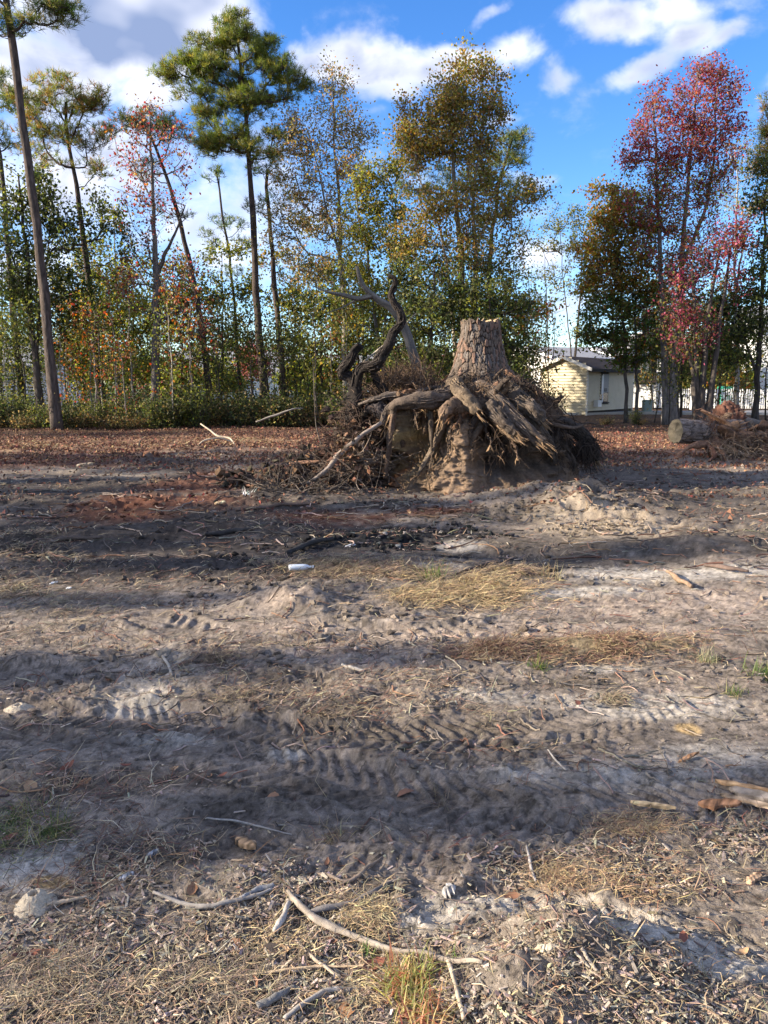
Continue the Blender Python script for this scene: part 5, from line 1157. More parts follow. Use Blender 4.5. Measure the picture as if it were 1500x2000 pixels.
# ------------------------------------------------------------------ the shed
shC = gp(1145, 811); zs = float(H(np.array([shC[0]]), np.array([shC[1]]), False)[0]); shC[2] = zs
shed = thing('garden_shed', 'small cream clapboard shed with brown shingle roof and one dark window', 'shed', shC)
g0 = np.array([-.80, .60]); g0 /= np.linalg.norm(g0); l0 = np.array([.62, .785]); l0 /= np.linalg.norm(l0)     # along the gable wall, along the long wall
GW, LW, EH, RH = 2.55, 6.2, 2.42, 2.92
def s2(a, b_, z): return (g0[0]*a+l0[0]*b_, g0[1]*a+l0[1]*b_, z)
lapwall('siding', s2(GW, 0, 0)[:2], s2(0, 0, 0)[:2], RH, SID, shed, top=lambda s: EH+(RH-EH)*(1-abs(s-.5)*2), z0=.05)
lapwall('siding', s2(0, 0, 0)[:2], s2(0, LW, 0)[:2], EH, SID, shed, z0=.22, holes=[(1.55, 2.62, .62, 2.1)])
poly('back_wall', [[s2(GW, 0, -.1), s2(GW, LW, -.1), s2(GW, LW, EH), s2(GW, 0, EH)], [s2(GW, LW, -.1), s2(0, LW, -.1), s2(0, LW, EH), s2(GW, LW, EH)], [s2(GW, LW, EH), s2(0, LW, EH), s2(GW/2, LW, RH)]], SID, shed)
def obox(name, a0, a1, b0, b1, z0, z1, m, parent=shed):
    v = [s2(a0, b0, z0), s2(a1, b0, z0), s2(a1, b1, z0), s2(a0, b1, z0), s2(a0, b0, z1), s2(a1, b0, z1), s2(a1, b1, z1), s2(a0, b1, z1)]
    b = MB(); b.add(v, BOXQ); return b.build(name, m, parent)
obox('corner_trim', -.03, .06, -.03, .06, -.05, EH, TRIM); obox('corner_trim', GW-.05, GW+.03, -.03, .05, -.05, EH, TRIM); obox('corner_trim', -.03, .05, LW-.06, LW+.03, .1, EH, TRIM)
obox('foundation', .04, GW, .04, LW, -.3, .22, DKM)
ro = MB()
for sgn in (0, 1):
    e_a, e_b = (-.28, GW/2) if sgn == 0 else (GW+.28, GW/2); ez = EH-.10
    nr = 9
    for k in range(nr):
        t0, t1 = k/nr, (k+1)/nr; a0_, a1_ = e_a+(e_b-e_a)*t0, e_a+(e_b-e_a)*t1; z0_, z1_ = ez+(RH+.05-ez)*t0, ez+(RH+.05-ez)*t1
        ro.add([s2(a0_, -.22, z0_+.02), s2(a0_, LW+.22, z0_+.02), s2(a1_, LW+.22, z1_), s2(a1_, -.22, z1_), s2(a0_, -.22, z0_), s2(a0_, LW+.22, z0_)], [(0, 1, 2, 3), (4, 5, 1, 0)])
    ro.add([s2(e_a, -.22, ez-.04), s2(e_a, LW+.22, ez-.04), s2(e_b, LW+.22, RH), s2(e_b, -.22, RH)], [(3, 2, 1, 0)])
ro.build('roof', SHG, shed)
for sgn in (0, 1):
    e_a = -.30 if sgn == 0 else GW+.30; b = MB()
    q0, q1 = s2(e_a, -.24, EH-.24), s2(GW/2, -.24, RH-.10); q2, q3 = s2(GW/2, -.24, RH+.07), s2(e_a, -.24, EH-.07); w0, w1, w2, w3 = s2(e_a, -.20, EH-.24), s2(GW/2, -.20, RH-.10), s2(GW/2, -.20, RH+.07), s2(e_a, -.20, EH-.07)
    b.add([q0, q1, q2, q3, w0, w1, w2, w3], [(0, 1, 2, 3), (4, 7, 6, 5), (0, 4, 5, 1), (3, 2, 6, 7)]); b.build('fascia', TRIM, shed)
obox('fascia', -.32, -.28, -.22, LW+.22, EH-.26, EH-.09, DKM)
wf = obox('window', -.02, .03, 1.55, 2.62, .60, 2.10, DKM)
def sub(name, *a): o = obox(name, *a[:6], a[6], wf); return o
sub('upper_panel', -.035, -.022, 1.90, 2.60, 1.12, 2.08, GRM); sub('vent', -.05, -.036, 2.08, 2.40, 1.18, 1.34, DKM); sub('frame', -.05, -.022, 1.80, 1.90, .62, 2.08, WHT); sub('open_sash', -.09, -.051, 1.58, 1.80, 1.05, 2.0, WHT); sub('pane', -.032, -.022, 1.58, 1.80, .66, 1.04, DGL); sub('pane', -.032, -.022, 1.93, 2.56, .66, 1.10, DGL); sub('sill', -.10, -.022, 1.50, 2.66, .56, .62, DKM)
for k in range(4): sub('slat', -.056, -.051, 2.09, 2.39, 1.20+k*.035, 1.215+k*.035, GRM)
bx = obox('meter_box', -.28, -.025, .75, 1.20, .42, .72, WHT); obox('lid', -.30, -.02, .72, 1.23, .722, .745, WHT, bx)

# ------------------------------------------------------------------ picket fence
fence = thing('picket_fence', 'long white picket fence with scalloped panels along the road', 'fence', (12.6, 49.5, 0))
fence.rotation_euler = (0, 0, math.radians(-18.4))
fo = np.array([12.5, 46, 0]); FX = [(11.2, 46.0), (26.5, 46.0)]
pk = MB(); pk.add([(-.036, 0, 0), (.036, 0, 0), (.036, .02, 0), (-.036, .02, 0), (-.036, 0, 1), (.036, 0, 1), (.036, .02, 1), (-.036, .02, 1), (0, .01, 1.05)], [(0, 1, 5, 4), (1, 2, 6, 5), (2, 3, 7, 6), (3, 0, 4, 7)], [(4, 5, 8), (5, 6, 8), (6, 7, 8), (7, 4, 8)])
pme = pk.mesh('picket'); pme.materials.append(WHT)
xw = 14.0; nn_ = 0
x = 14.2
while x < 26.5 and nn_ < 290:
    u = ((x-14.2) % 2.4)/2.4; tall = x < 18.2; hh = (1.30+.12*math.sin(u*math.pi)) if tall else (1.16-.06*math.sin(u*math.pi))
    if u > .04:
        o = bpy.data.objects.new('picket', pme); COL.objects.link(o); o.parent = fence; o.location = (x-fo[0], 0, .10); o.scale = (1.25 if tall else 1, 1, hh)
    x += .098 if tall else .125; nn_ += 1
for k in range(7):
    bb = MB(); xx = 14.2+k*2.4-fo[0]; bb.add(boxv((xx, 0, .72), (.13, .13, 1.5)), BOXQ); bb.add([(xx-.08, -.08, 1.47), (xx+.08, -.08, 1.47), (xx+.08, .08, 1.47), (xx-.08, .08, 1.47), (xx, 0, 1.56)], None, [(0, 1, 4), (1, 2, 4), (2, 3, 4), (3, 0, 4)]); bb.build('post', WHT, fence)
for z in (.28, .95): solidbox('rail', (8.0, .05, z), (12.8, .04, .09), WHT, fence)
ub = thing('utility_pedestal', 'squat grey-green utility box standing beside the shed', 'utility box', gp(1263, 807)); obb = MB()
for (w, z0_, z1_) in ((.44, 0, .62), (.47, .58, .68), (.40, .68, .72)): obb.add(boxv((0, 0, (z0_+z1_)/2), (w, w*.8, z1_-z0_)), BOXQ)
obb.build('cabinet', UTL, ub); solidbox('door', (0, -.19, .3), (.34, .02, .46), UTL, ub); solidbox('base', (0, 0, -.04), (.54, .46, .14), CONC, ub)
tb = thing('trash_bin', 'green wheeled bin behind the white picket fence', 'bin', (21.6, 49.2, 0)); m_ = MB()
m_.add([(-.25, -.27, .08), (.25, -.27, .08), (.25, .27, .08), (-.25, .27, .08), (-.34, -.36, 1.25), (.34, -.36, 1.25), (.34, .36, 1.25), (-.34, .36, 1.25)], BOXQ); m_.build('body', GRN, tb)
m_ = MB(); m_.add([(-.37, -.4, 1.25), (.37, -.4, 1.25), (.37, .4, 1.25), (-.37, .4, 1.25), (-.33, -.3, 1.38), (.33, -.3, 1.38), (.33, .38, 1.42), (-.33, .38, 1.42)], BOXQ); m_.build('lid', GRN, tb)

# ------------------------------------------------------------------ houses beyond the trees
def house(label, c, w, d, h, rh, rot, msid, mroof, wins=(), name='house', ridge='x', far=True):
    hs = thing(name, label, 'house', (c[0], c[1], 0)); hs.rotation_euler = (0, 0, math.radians(rot)); x, y = w/2, d/2
    P = [(-x, -y), (x, -y), (x, y), (-x, y)]
    for i in range(4):
        a_, b_ = P[i], P[(i+1) % 4]; gable = (i in (1, 3)) if ridge == 'x' else (i in (0, 2))
        lapwall('wall', a_, b_, h+rh if gable else h, msid, hs, pitch=.24, z0=0, top=(lambda s: h+rh*(1-abs(s-.5)*2)) if gable else None)
    b = MB(); e = .4
    if ridge == 'x':
        for s in (-1, 1): b.add([(-x-e, s*(y+e), h-.2), (x+e, s*(y+e), h-.2), (x+e, 0, h+rh+.05), (-x-e, 0, h+rh+.05), (-x-e, s*(y+e), h-.35), (x+e, s*(y+e), h-.35), (x+e, 0, h+rh-.1), (-x-e, 0, h+rh-.1)], BOXQ)
    else:
        for s in (-1, 1): b.add([(s*(x+e), -y-e, h-.2), (s*(x+e), y+e, h-.2), (0, y+e, h+rh+.05), (0, -y-e, h+rh+.05), (s*(x+e), -y-e, h-.35), (s*(x+e), y+e, h-.35), (0, y+e, h+rh-.1), (0, -y-e, h+rh-.1)], BOXQ)
    b.build('roof', mroof, hs)
    for (wx, wz, ww, wh) in wins:
        f_ = MB()
        for (cx, cz, sx, sz) in ((wx, wz+wh/2+.04, ww+.2, .1), (wx, wz-wh/2-.04, ww+.2, .1), (wx-ww/2-.05, wz, .1, wh), (wx+ww/2+.05, wz, .1, wh), (wx, wz, ww, .05)): f_.add(boxv((cx, -y-.05, cz), (sx, .07, sz)), BOXQ)
        o = f_.build('window', WHT, hs); solidbox('pane', (wx, -y-.025, wz), (ww, .02, wh), DGL, o)
    return hs
house('white two-storey house seen above the shed roof left of it', (pt(1072, 700, 62)[0], 62), 7, 9, 3.5, .9, 28, WSID, GREYS, [(-2.2, 2.6, .9, 1.2), (2.0, 2.6, .9, 1.2)])
house('white house glimpsed through leaves right above the shed', (pt(1185, 700, 66)[0], 66), 9, 8, 3.9, .7, -20, WSID, GREYS, [(-2.5, 3.0, .9, 1.2), (1.5, 3.0, .9, 1.2)])
house('bright white house behind the fence at the right picture edge', (pt(1530, 700, 60)[0], 60), 6.0, 8, 5.8, 1.6, -12, WSID, GREYS, [(-1.5, 1.9, .9, 1.4)])
house('white house seen through the trees at the left picture edge', (pt(-5, 740, 52)[0], 52), 9, 8, 2.9, 1.6, 12, WSID, GREYS, [(1.5, 1.6, .9, 1.1), (3.2, 1.6, .9, 1.1)])
house('pale low house far off between the pine trunks', (pt(455, 730, 88)[0], 88), 12, 8, 2.9, 2.2, 6, WSID, GREYS, [(-3, 1.6, 1.1, 1.2), (2, 1.6, 1.1, 1.2)])
house('pale house far off behind the curled root', (pt(650, 740, 95)[0], 95), 11, 8, 3.0, 2.0, -8, WSID, GREYS, [(-3, 1.6, 1.1, 1.2), (2, 1.6, 1.1, 1.2)])
# raised porch house right of the shed
ph = thing('porch_house', 'raised porch with pale gable on green posts right of the shed', 'house', (pt(1262, 700, 52)[0], 52, 0))
PX = 1.35
for (dx) in (-PX, -.1, PX): solidbox('post', (dx, 0, 1.7), (.14, .14, 3.4), DGRN, ph)
solidbox('deck', (0, .9, 1.72), (2*PX+.3, 2.2, .16), BWOOD, ph); solidbox('rail', (0, 0, 2.25), (2*PX, .06, .08), BWOOD, ph)
for k in range(17): solidbox('baluster', (-PX+.08+k*(2*PX-.16)/16, 0, 1.98), (.04, .04, .5), BWOOD, ph)
solidbox('back_wall', (0, 2.1, 2.3), (2*PX+.2, .12, 4.6), DKM, ph)
for k in (-.7, .6): solidbox('window', (k, 2.02, 2.75), (.6, .06, 1.0), WHT, ph)
lapwall('gable', (-PX-.1, -.1), (PX+.1, -.1), 5.0, WSID, ph, pitch=.16, z0=3.4, top=lambda s: 3.4+1.55*(1-abs(s-.42)*2))
poly('roof', [[(-PX-.35, -.35, 3.35), (-PX-.35, 2.5, 3.35), (-.2, 2.5, 5.0), (-.2, -.35, 5.0)], [(PX+.3, -.35, 3.3), (PX+.3, 2.5, 3.3), (-.2, 2.5, 5.0), (-.2, -.35, 5.0)]], GREYS, ph)
def vehicle():
    v_ = thing('parked_vehicle', 'dark parked vehicle with pale windscreen under the raised porch', 'car', (pt(1265, 750, 50.6)[0], 50.6, 0)); n = 15
    prof = [(-.85, .35), (-.88, .9), (-.80, 1.05), (-.62, 1.55), (.62, 1.55), (.80, 1.05), (.88, .9), (.85, .35)]
    b = MB(); vv = []; 
    for (yy, f, zt) in ((-1.4, .93, .80), (-1.3, 1, .95), (-.55, 1, 1.02), (.1, .96, 1.0), (1.6, .96, 1.0)):
        for (a_, z) in prof: vv.append((a_*f, yy, min(z, 1.0) if yy < -.4 else z*zt))
    q = [(r*8+i, r*8+(i+1) % 8, (r+1)*8+(i+1) % 8, (r+1)*8+i) for r in range(4) for i in range(8)]; b.add(vv, q+[(0, 1, 2, 3), (0, 3, 4, 7), (4, 5, 6, 7)]); b.build('body', flatm('dark_car_paint', (.05, .05, .055), .3), v_)
    b = MB(); b.add([(-.68, -.56, 1.06), (.68, -.56, 1.06), (.54, .08, 1.50), (-.54, .08, 1.50)], [(0, 1, 2, 3)]); b.build('windscreen', mat('windscreen_glass', .1, tint=False, base=(.20, .24, .27), spec=.8), v_)
    for sx in (-1, 1): solidbox('headlight', (sx*.6, -1.41, .75), (.3, .05, .16), WHT, v_)
    for sx in (-1, 1):
        for yy in (-.9, 1.1):
            t_ = MB(); a_ = np.arange(16)*2*math.pi/16; rr2 = [np.c_[np.full(16, sx*.75+dx), yy+.34*np.cos(a_), .34+.34*np.sin(a_)] for dx in (-.1, .1)]
            t_.add(np.concatenate(rr2+[[[sx*.75-.1, yy, .34]], [[sx*.75+.1, yy, .34]]]), [(i, (i+1) % 16, 16+(i+1) % 16, 16+i) for i in range(16)], [(32, i, (i+1) % 16) for i in range(16)]+[(33, 16+(i+1) % 16, 16+i) for i in range(16)]); t_.build('tyre', DKM, v_)
vehicle()
pole = MB(); v, q, t = tube(np.array([[0, 0, -.2], [0, 0, 3], [0.02, 0, 6.2]]), np.array([.085, .08, .07]), 10); pole.add(v, q, t, (.11, .115, .125)); o = pole.build('utility_pole', mat('pole', .6), None, smooth=True, loc=(pt(709, 780, 40)[0], 40, 0)); o['label'] = 'slim grey pole seen straight behind the curled dark root'; o['category'] = 'pole'
# pink-leaved tree far off between the trunks and lit trees behind the fence
tree('maple_tree', 'far pinkish-leaved small tree between the pine trunks', 'tree', 60, [([(492, 770), (490, 720)], .12, .06)], [(490, 705, 22, 26, 46), (510, 720, 16, 18, 20)], cols=[(.36, .13, .12), (.30, .16, .13)], per=40, spread=.5, size=.22, bark=BK_GREY, tri=True)
for (x, yt, Y, cl, lab) in [(1425, 690, 56, YELG, 'sunlit yellow-green round tree behind the picket fence'), (1345, 700, 58, GREEN+YELG[:1], 'green tree behind the picket fence between the dark stems'), (1480, 640, 64, YELG+GREEN, 'tall lit tree behind the fence by the white house'),
                            (1400, 735, 53, YELG[:1]+ORNG, 'small gold shrub-like tree directly behind the picket fence'), (590, 690, 66, YELG, 'sunny yellow-green tree beyond the wood right of the slim pine'), (640, 700, 62, YELG+GREEN, 'sunny round tree beyond the wood behind the curled root'), (440, 700, 70, YELG+GREEN, 'sunny tree beyond the wood left of the tallest pine'), (350, 705, 66, YELG[:2], 'yellow sunlit tree beyond the wood behind the rust-leaved sweetgum'),
                            (1010, 700, 60, GREEN, 'green tree beyond the stump at its right'), (760, 700, 64, GREEN+YELG, 'lit tree beyond the wood directly behind the brush pile'), (880, 700, 66, GREEN, 'green tree beyond the wood hidden mostly by the stump')]:
    tree('leafy_tree', lab, 'tree', Y, [([(x, 790), (x+3, 745)], .16, .08)], [(x, (yt+775)/2, 42, (775-yt)/2, 60), (x-26, (yt+800)/2, 24, 26, 20), (x+24, (yt+800)/2, 24, 26, 20)], cols=cl, per=34, spread=.6, size=.24, bark=BK_GREY, tri=True)
# ------------------------------------------------------------------ litter over the ground
def scatter(n, r0, r1, pw=1.0, spec=None, az_=29):
    """points over the clearing, denser near; keeps those the spec accepts"""
    r = r0*(r1/r0)**(rng.random(n)**pw); a = np.radians(rng.uniform(-az_-2, az_+2, n)); return r*np.sin(a), r*np.cos(a)
def cells(x, y, specs, nz=.5):
    """1 inside the soft ellipses"""
    m = np.zeros(len(x)); b = fbm2(x*2.5, y*5, 4, 90)
    for s in specs: m = np.maximum(m, 1-sstep(.55, 1.15, ell(x, y, s)+nz*b))
    return m
def slivers(b, x, y, L, w, cols, lift=.004, tilt=.25, bend=.15, heads=None):
    n = len(x); z = H(x, y)+lift*(1+2*rng.random(n)); a = rng.random(n)*6.283 if heads is None else heads; el_ = rng.normal(size=n)*tilt
    d = np.stack([np.cos(a)*np.cos(el_), np.sin(a)*np.cos(el_), np.sin(np.abs(el_))], 1); s = np.stack([-np.sin(a), np.cos(a), np.zeros(n)], 1)
    p0 = np.stack([x, y, z], 1); L = L[:, None]; k = (rng.normal(size=n)*bend)[:, None]
    p1 = p0+d*L*.5+s*L*k; p1[:, 2] = np.maximum(p1[:, 2], p0[:, 2])+L[:, 0]*.05; p2 = p0+d*L; p2[:, 2] = np.maximum(p2[:, 2]-L[:, 0]*.05, H(p2[:, 0], p2[:, 1], False)-.002)
    W_ = w[:, None]*s*.5; u = np.array([0, 0, 1.0])*w[:, None]*.25
    v = np.stack([p0-W_, p0+W_+u, p1+W_+u, p1-W_, p2+W_*.4, p2-W_*.4], 1).reshape(-1, 3)
    i = np.arange(n)[:, None]*6; q = np.concatenate([i+[0, 1, 2, 3], i+[3, 2, 4, 5]]); b.add(v, q, None, np.repeat(cols, 6, 0))
STR = [(.38, .29, .17), (.30, .22, .14), (.21, .155, .105), (.46, .38, .26), (.13, .095, .07)]
CHP = [(.27, .22, .18), (.40, .33, .25), (.17, .13, .10), (.085, .07, .058), (.42, .35, .27), (.22, .14, .095)]
NDL = [(.19, .085, .055), (.13, .06, .042), (.27, .15, .085), (.085, .055, .04)]
LITZ = [(0, 1990, 2600, 190), (330, 1860, 560, 130), (600, 1750, 260, 60), (1150, 1850, 300, 70), (1200, 1710, 330, 60), (300, 1700, 220, 60), (1430, 1620, 180, 110)]
BARE = [(60, 1700, 110, 36), (68, 1766, 60, 34), (820, 1800, 110, 40), (1150, 1808, 120, 18), (1290, 1865, 150, 26), (1430, 1910, 100, 30), (800, 1570, 520, 60), (300, 1470, 420, 45), (1150, 1420, 420, 50), (1000, 1970, 90, 40)]
def wood_chips():
    b = MB(); x, y = scatter(85000, 1.35, 4.2, 1.1); keep = (rng.random(len(x)) < cells(x, y, LITZ)*.62*sstep(-.35, .15, fbm2(x*5, y*5, 3, 66))+.05)*(rng.random(len(x)) > cells(x, y, BARE)*.93); td, fl = track_field(x, y); keep &= rng.random(len(x)) > fl*.93; x, y = x[keep], y[keep]; n = len(x)
    L = .004+.022*rng.random(n)**2.5; w = .0015+.004*rng.random(n); z = H(x, y)+.002; a = rng.random(n)*6.283; el_ = rng.normal(size=n)*.3
    d = np.stack([np.cos(a)*np.cos(el_), np.sin(a)*np.cos(el_), np.sin(el_)], 1)*L[:, None]; s = np.stack([-np.sin(a), np.cos(a), .3*rng.normal(size=n)], 1)*w[:, None]; u = np.array([0, 0, 1.0])*(w*.5)[:, None]; p = np.stack([x, y, z+.003*rng.random(n)], 1)
    v = np.stack([p-d-s, p-d+s, p+d*.8+s*.7, p+d-s*.5, p-d*.9-s*.8+u, p-d+s*.9+u, p+d*.8+s*.6+u, p+d*.9-s*.4+u], 1).reshape(-1, 3)
    i = np.arange(n)[:, None]*8; q = np.concatenate([i+[4, 5, 6, 7], i+[0, 1, 5, 4], i+[1, 2, 6, 5], i+[2, 3, 7, 6], i+[3, 0, 4, 7]])
    b.add(v, q, None, np.repeat(np.clip(hcol(CHP, n, [.22, .2, .2, .14, .12, .12]), .02, .7), 8, 0)); o = b.build('wood_chips', M_LITTER, None, kind='stuff'); o['label'] = 'grey and tan wood chips and bark crumbs strewn over the near ground'; o['category'] = 'wood chips'
wood_chips()
def straw():
    b = MB()
    x, y = scatter(60000, 1.35, 5.5, 1.15); td, fl = track_field(x, y); keep = (rng.random(len(x)) < (cells(x, y, LITZ)*.42+.04)*(1-fl*.9))*(rng.random(len(x)) > cells(x, y, BARE)*.9); x, y = x[keep], y[keep]; n = len(x)
    slivers(b, x, y, .015+.07*rng.random(n)**2.5, .0011+.0018*rng.random(n), np.clip(hcol(STR, n, [.25, .25, .22, .13, .15]), .03, .8))
    # further out, bundles seen as longer stalks
    x, y = scatter(70000, 2.3, 16, 1.0); dm = fbm2(x*.8, y*2.0, 4, 93); td, fl = track_field(x, y); keep = (rng.random(len(x)) < (.08+.50*sstep(.0, .35, dm))*(1-.9*fl))*(rng.random(len(x)) > cells(x, y, BARE)*.85); x, y = x[keep], y[keep]; n = len(x); r = np.hypot(x, y)
    slivers(b, x, y, .04+.11*rng.random(n)**2, .0013*np.maximum(1.6, r*.62)*(.7+.6*rng.random(n)), np.clip(hcol(STR+NDL, n, [.14, .14, .15, .06, .13, .1, .1, .09, .09]), .03, .8), lift=.005)
    o = b.build('straw_litter', M_LITTER, None, kind='stuff'); o['label'] = 'broken straw and dry grass stalks scattered over the clearing'; o['category'] = 'straw'
straw()
def dry_grass():
    for (specs, N, cols, lab, Lm) in [
        ([(890, 1165, 140, 28), (960, 1150, 60, 14)], 9000, [(.50, .37, .19), (.38, .28, .15), (.26, .18, .10)], 'bright mat of flattened golden straw in the middle of the clearing', .30),
        ([(620, 1115, 110, 20), (800, 1120, 130, 18), (990, 1125, 60, 12)], 8000, [(.27, .19, .12), (.36, .27, .15), (.16, .11, .08)], 'dull brown mat of dead grass just in front of the charcoal', .26),
        ([(1230, 1258, 120, 22), (1120, 1275, 160, 20), (960, 1280, 90, 16)], 9000, [(.17, .09, .065), (.25, .15, .09), (.40, .29, .16)], 'reddish-brown clump of dead grass on the right of the clearing', .17),
        ([(490, 1375, 70, 22), (640, 1400, 50, 18), (420, 1290, 40, 8)], 3500, [(.21, .15, .10), (.14, .10, .075), (.33, .25, .15)], 'dark wisps of dead grass left of the middle wheel tracks', .13),
        ([(950, 1410, 50, 24), (1200, 1370, 30, 10)], 900, [(.34, .27, .17), (.24, .18, .12)], 'small dry grass wisp beside the middle wheel track', .12),
        ([(1130, 1715, 90, 36), (1270, 1745, 80, 40), (1230, 1620, 100, 26)], 7000, [(.36, .24, .13), (.46, .34, .18), (.22, .13, .08)], 'tawny clumps of dead grass on the near right', .09),
        ([(250, 1965, 330, 30), (60, 1900, 120, 30), (380, 1925, 200, 24)], 5000, [(.36, .28, .18), (.24, .18, .125), (.15, .115, .085)], 'flattened dry grass along the bottom left', .12),
        ([(600, 1880, 140, 70), (700, 1800, 60, 30)], 3500, [(.50, .39, .21), (.38, .28, .16), (.26, .18, .11)], 'yellowed straw among the sticks at the bottom', .10),
        ([(60, 1080, 90, 30), (30, 1150, 60, 20), (100, 1190, 110, 18)], 4500, [(.25, .19, .12), (.34, .26, .16), (.16, .12, .08)], 'dull dry grass at the left picture edge', .22),
        ([(350, 870, 160, 12), (470, 862, 80, 9), (60, 870, 90, 8)], 5000, [(.40, .27, .14), (.30, .15, .08), (.50, .37, .2)], 'sunlit straw and leaves out toward the wood on the left', .30),
        ([(690, 1965, 90, 18), (650, 1100, 30, 8)], 500, [(.3, .2, .12), (.4, .3, .18)], 'few straw stalks at the bottom middle', .1)]:
        b = MB(); pts_ = []
        for s in specs:
            k = int(N/len(specs)); px = s[0]+rng.normal(size=k)*s[2]*.55; py = s[1]+rng.normal(size=k)*s[3]*.55
            u = (px-750)/F; v_ = (1000-py)/F; dz = SP-v_*CP; ok = dz > .03; t_ = CAM_H/dz[ok]; pts_.append(np.stack([u[ok]*t_, (CP+v_[ok]*SP)*t_], 1))
        p = np.concatenate(pts_); n = len(p); cl = fbm2(p[:, 0]*6, p[:, 1]*6, 3, 97); p = p[(cl > -.05+.25*rng.normal(size=n))]; n = len(p); r = np.hypot(p[:, 0], p[:, 1])
        slivers(b, p[:, 0], p[:, 1], Lm*.62*(.25+.9*rng.random(n)**1.6), np.maximum(.0018, .0007*r)*(.8+.5*rng.random(n)), np.clip(hcol(cols, n), .03, .8), lift=.004+.012*Lm, tilt=.22, bend=.2, heads=rng.random(n)*6.283)
        o = b.build('dry_grass', M_LITTER, None, kind='stuff'); o['label'] = lab; o['category'] = 'dry grass'
dry_grass()
def far_litter():
    b = MB(); x, y = scatter(190000, 9, 30, .9); r = np.hypot(x, y); keep = (rng.random(len(x)) < sstep(13, 19, r+2*fbm2(x*.4, y*.8, 3, 4))*.9+.05); dn = fbm2(x*.9, y*2.2, 4, 44); keep &= rng.random(len(x)) < .25+.75*sstep(-.15, .25, dn); keep &= np.hypot(x-SX, (y-SY)) > 1.7; x, y = x[keep], y[keep]; n = len(x)
    p = np.stack([x, y, H(x, y, False)+.02+.02*rng.random(n)], 1); v, q, t, c = leaves(p, .044, np.clip(hcol(NDL+[(.34, .20, .10), (.24, .06, .045), (.38, .28, .17)], n, [.26, .26, .18, .16, .07, .05, .02]), .02, .8), tri=True); v[:, 2] = np.maximum(v[:, 2], .0+H(v[:, 0], v[:, 1], False)); b.add(v, q, t, c)
    o = b.build('leaf_litter', M_LITTER, None, kind='stuff'); o['label'] = 'red-brown needles and fallen leaves towards the wood'; o['category'] = 'leaf litter'
far_litter()
def ground_clods():
    b = MB(); x, y = scatter(9000, 1.4, 4.5, .9); td, fl = track_field(x, y); keep = (fl < .5)*(rng.random(len(x)) < .15+.9*sstep(-.1, .3, fbm2(x*2, y*3, 3, 8))); x, y = x[keep], y[keep]; n = len(x)
    s = (.0025+.010*rng.random(n)**4); clods(b, np.stack([x, y, H(x, y)+s*.2], 1), s, np.clip(paint(x, y)*(.7+.5*rng.random((n, 1))), .02, .7))
    x, y = scatter(9000, 4.0, 18, 1.0); keep = rng.random(len(x)) < .1+.9*sstep(.0, .3, fbm2(x*.9, y*1.5, 3, 18)); x, y = x[keep], y[keep]; n = len(x); r = np.hypot(x, y)
    s = (.005+.035*rng.random(n)**3.5)*(.5+r/14); clods(b, np.stack([x, y, H(x, y, False)+s*.2], 1), s, np.clip(paint(x, y)*(.6+.6*rng.random((n, 1))), .02, .7))
    for (mx, my, sx, sy, h) in MW[:6]:
        k = 450; x = mx+rng.normal(size=k)*sx*.6; y = my+rng.normal(size=k)*sy*.6; s = .006+.022*rng.random(k)**3; clods(b, np.stack([x, y, H(x, y, False)+s*.3], 1), s, np.clip(paint(x, y)*(.5+.45*rng.random((k, 1))), .02, .7))
    x, y = scatter(4200, 6.8, 9.4, 1); m = cells(x, y, [(760, 1052, 120, 26), (860, 1042, 130, 20), (640, 1062, 80, 14), (1010, 1110, 110, 12)]) > .4; x, y = x[m], y[m]; s = .008+.03*rng.random(len(x))**2; clods(b, np.stack([x, y, H(x, y)+s*.3], 1), s, np.clip(hcol([(.02, .02, .021), (.05, .048, .046), (.20, .19, .18)], len(x), [.6, .3, .1]), .01, .5))
    o = b.build('soil_clods', M_SOIL, None, kind='stuff'); o['label'] = 'crumbs and clods of soil, ash and charcoal lying on the ground'; o['category'] = 'soil clods'
ground_clods()
def twigs():
    b = MB()
    for (n, r0, r1, L0, rad) in ((700, 1.4, 3.2, .10, .0018), (900, 3, 8, .22, .004), (1100, 7, 22, .45, .008)):
        x, y = scatter(n, r0, r1, 1); k = rng.random(n) < .3+.7*(1-cells(x, y, BARE)); x, y = x[k], y[k]; n = len(x); m = 6; a = rng.random(n)*6.283; L = L0*(.3+rng.random(n)**1.5); P = []
        px_, py_ = x.copy(), y.copy(); da = rng.normal(size=n)*.12
        for i in range(m):
            P.append(np.stack([px_, py_, H(px_, py_, False)+rad*(1.5+2*rng.random(n))], 1)); px_ = px_+np.cos(a)*L/m; py_ = py_+np.sin(a)*L/m; a = a+da+rng.normal(size=n)*.25
        v, q = mtube(np.stack(P, 1), rad*(.5+.9*rng.random((n, 1)))*np.linspace(1, .5, m)[None], 4); b.add(v, q, None, np.repeat(np.clip(hcol([(.20, .16, .13), (.10, .08, .065), (.34, .27, .21), (.22, .12, .08)], n), .02, .7), m*4, 0))
    o = b.build('twig_litter', M_WOOD, None, kind='stuff'); o['label'] = 'countless small twigs strewn across the cleared ground'; o['category'] = 'twigs'
twigs()

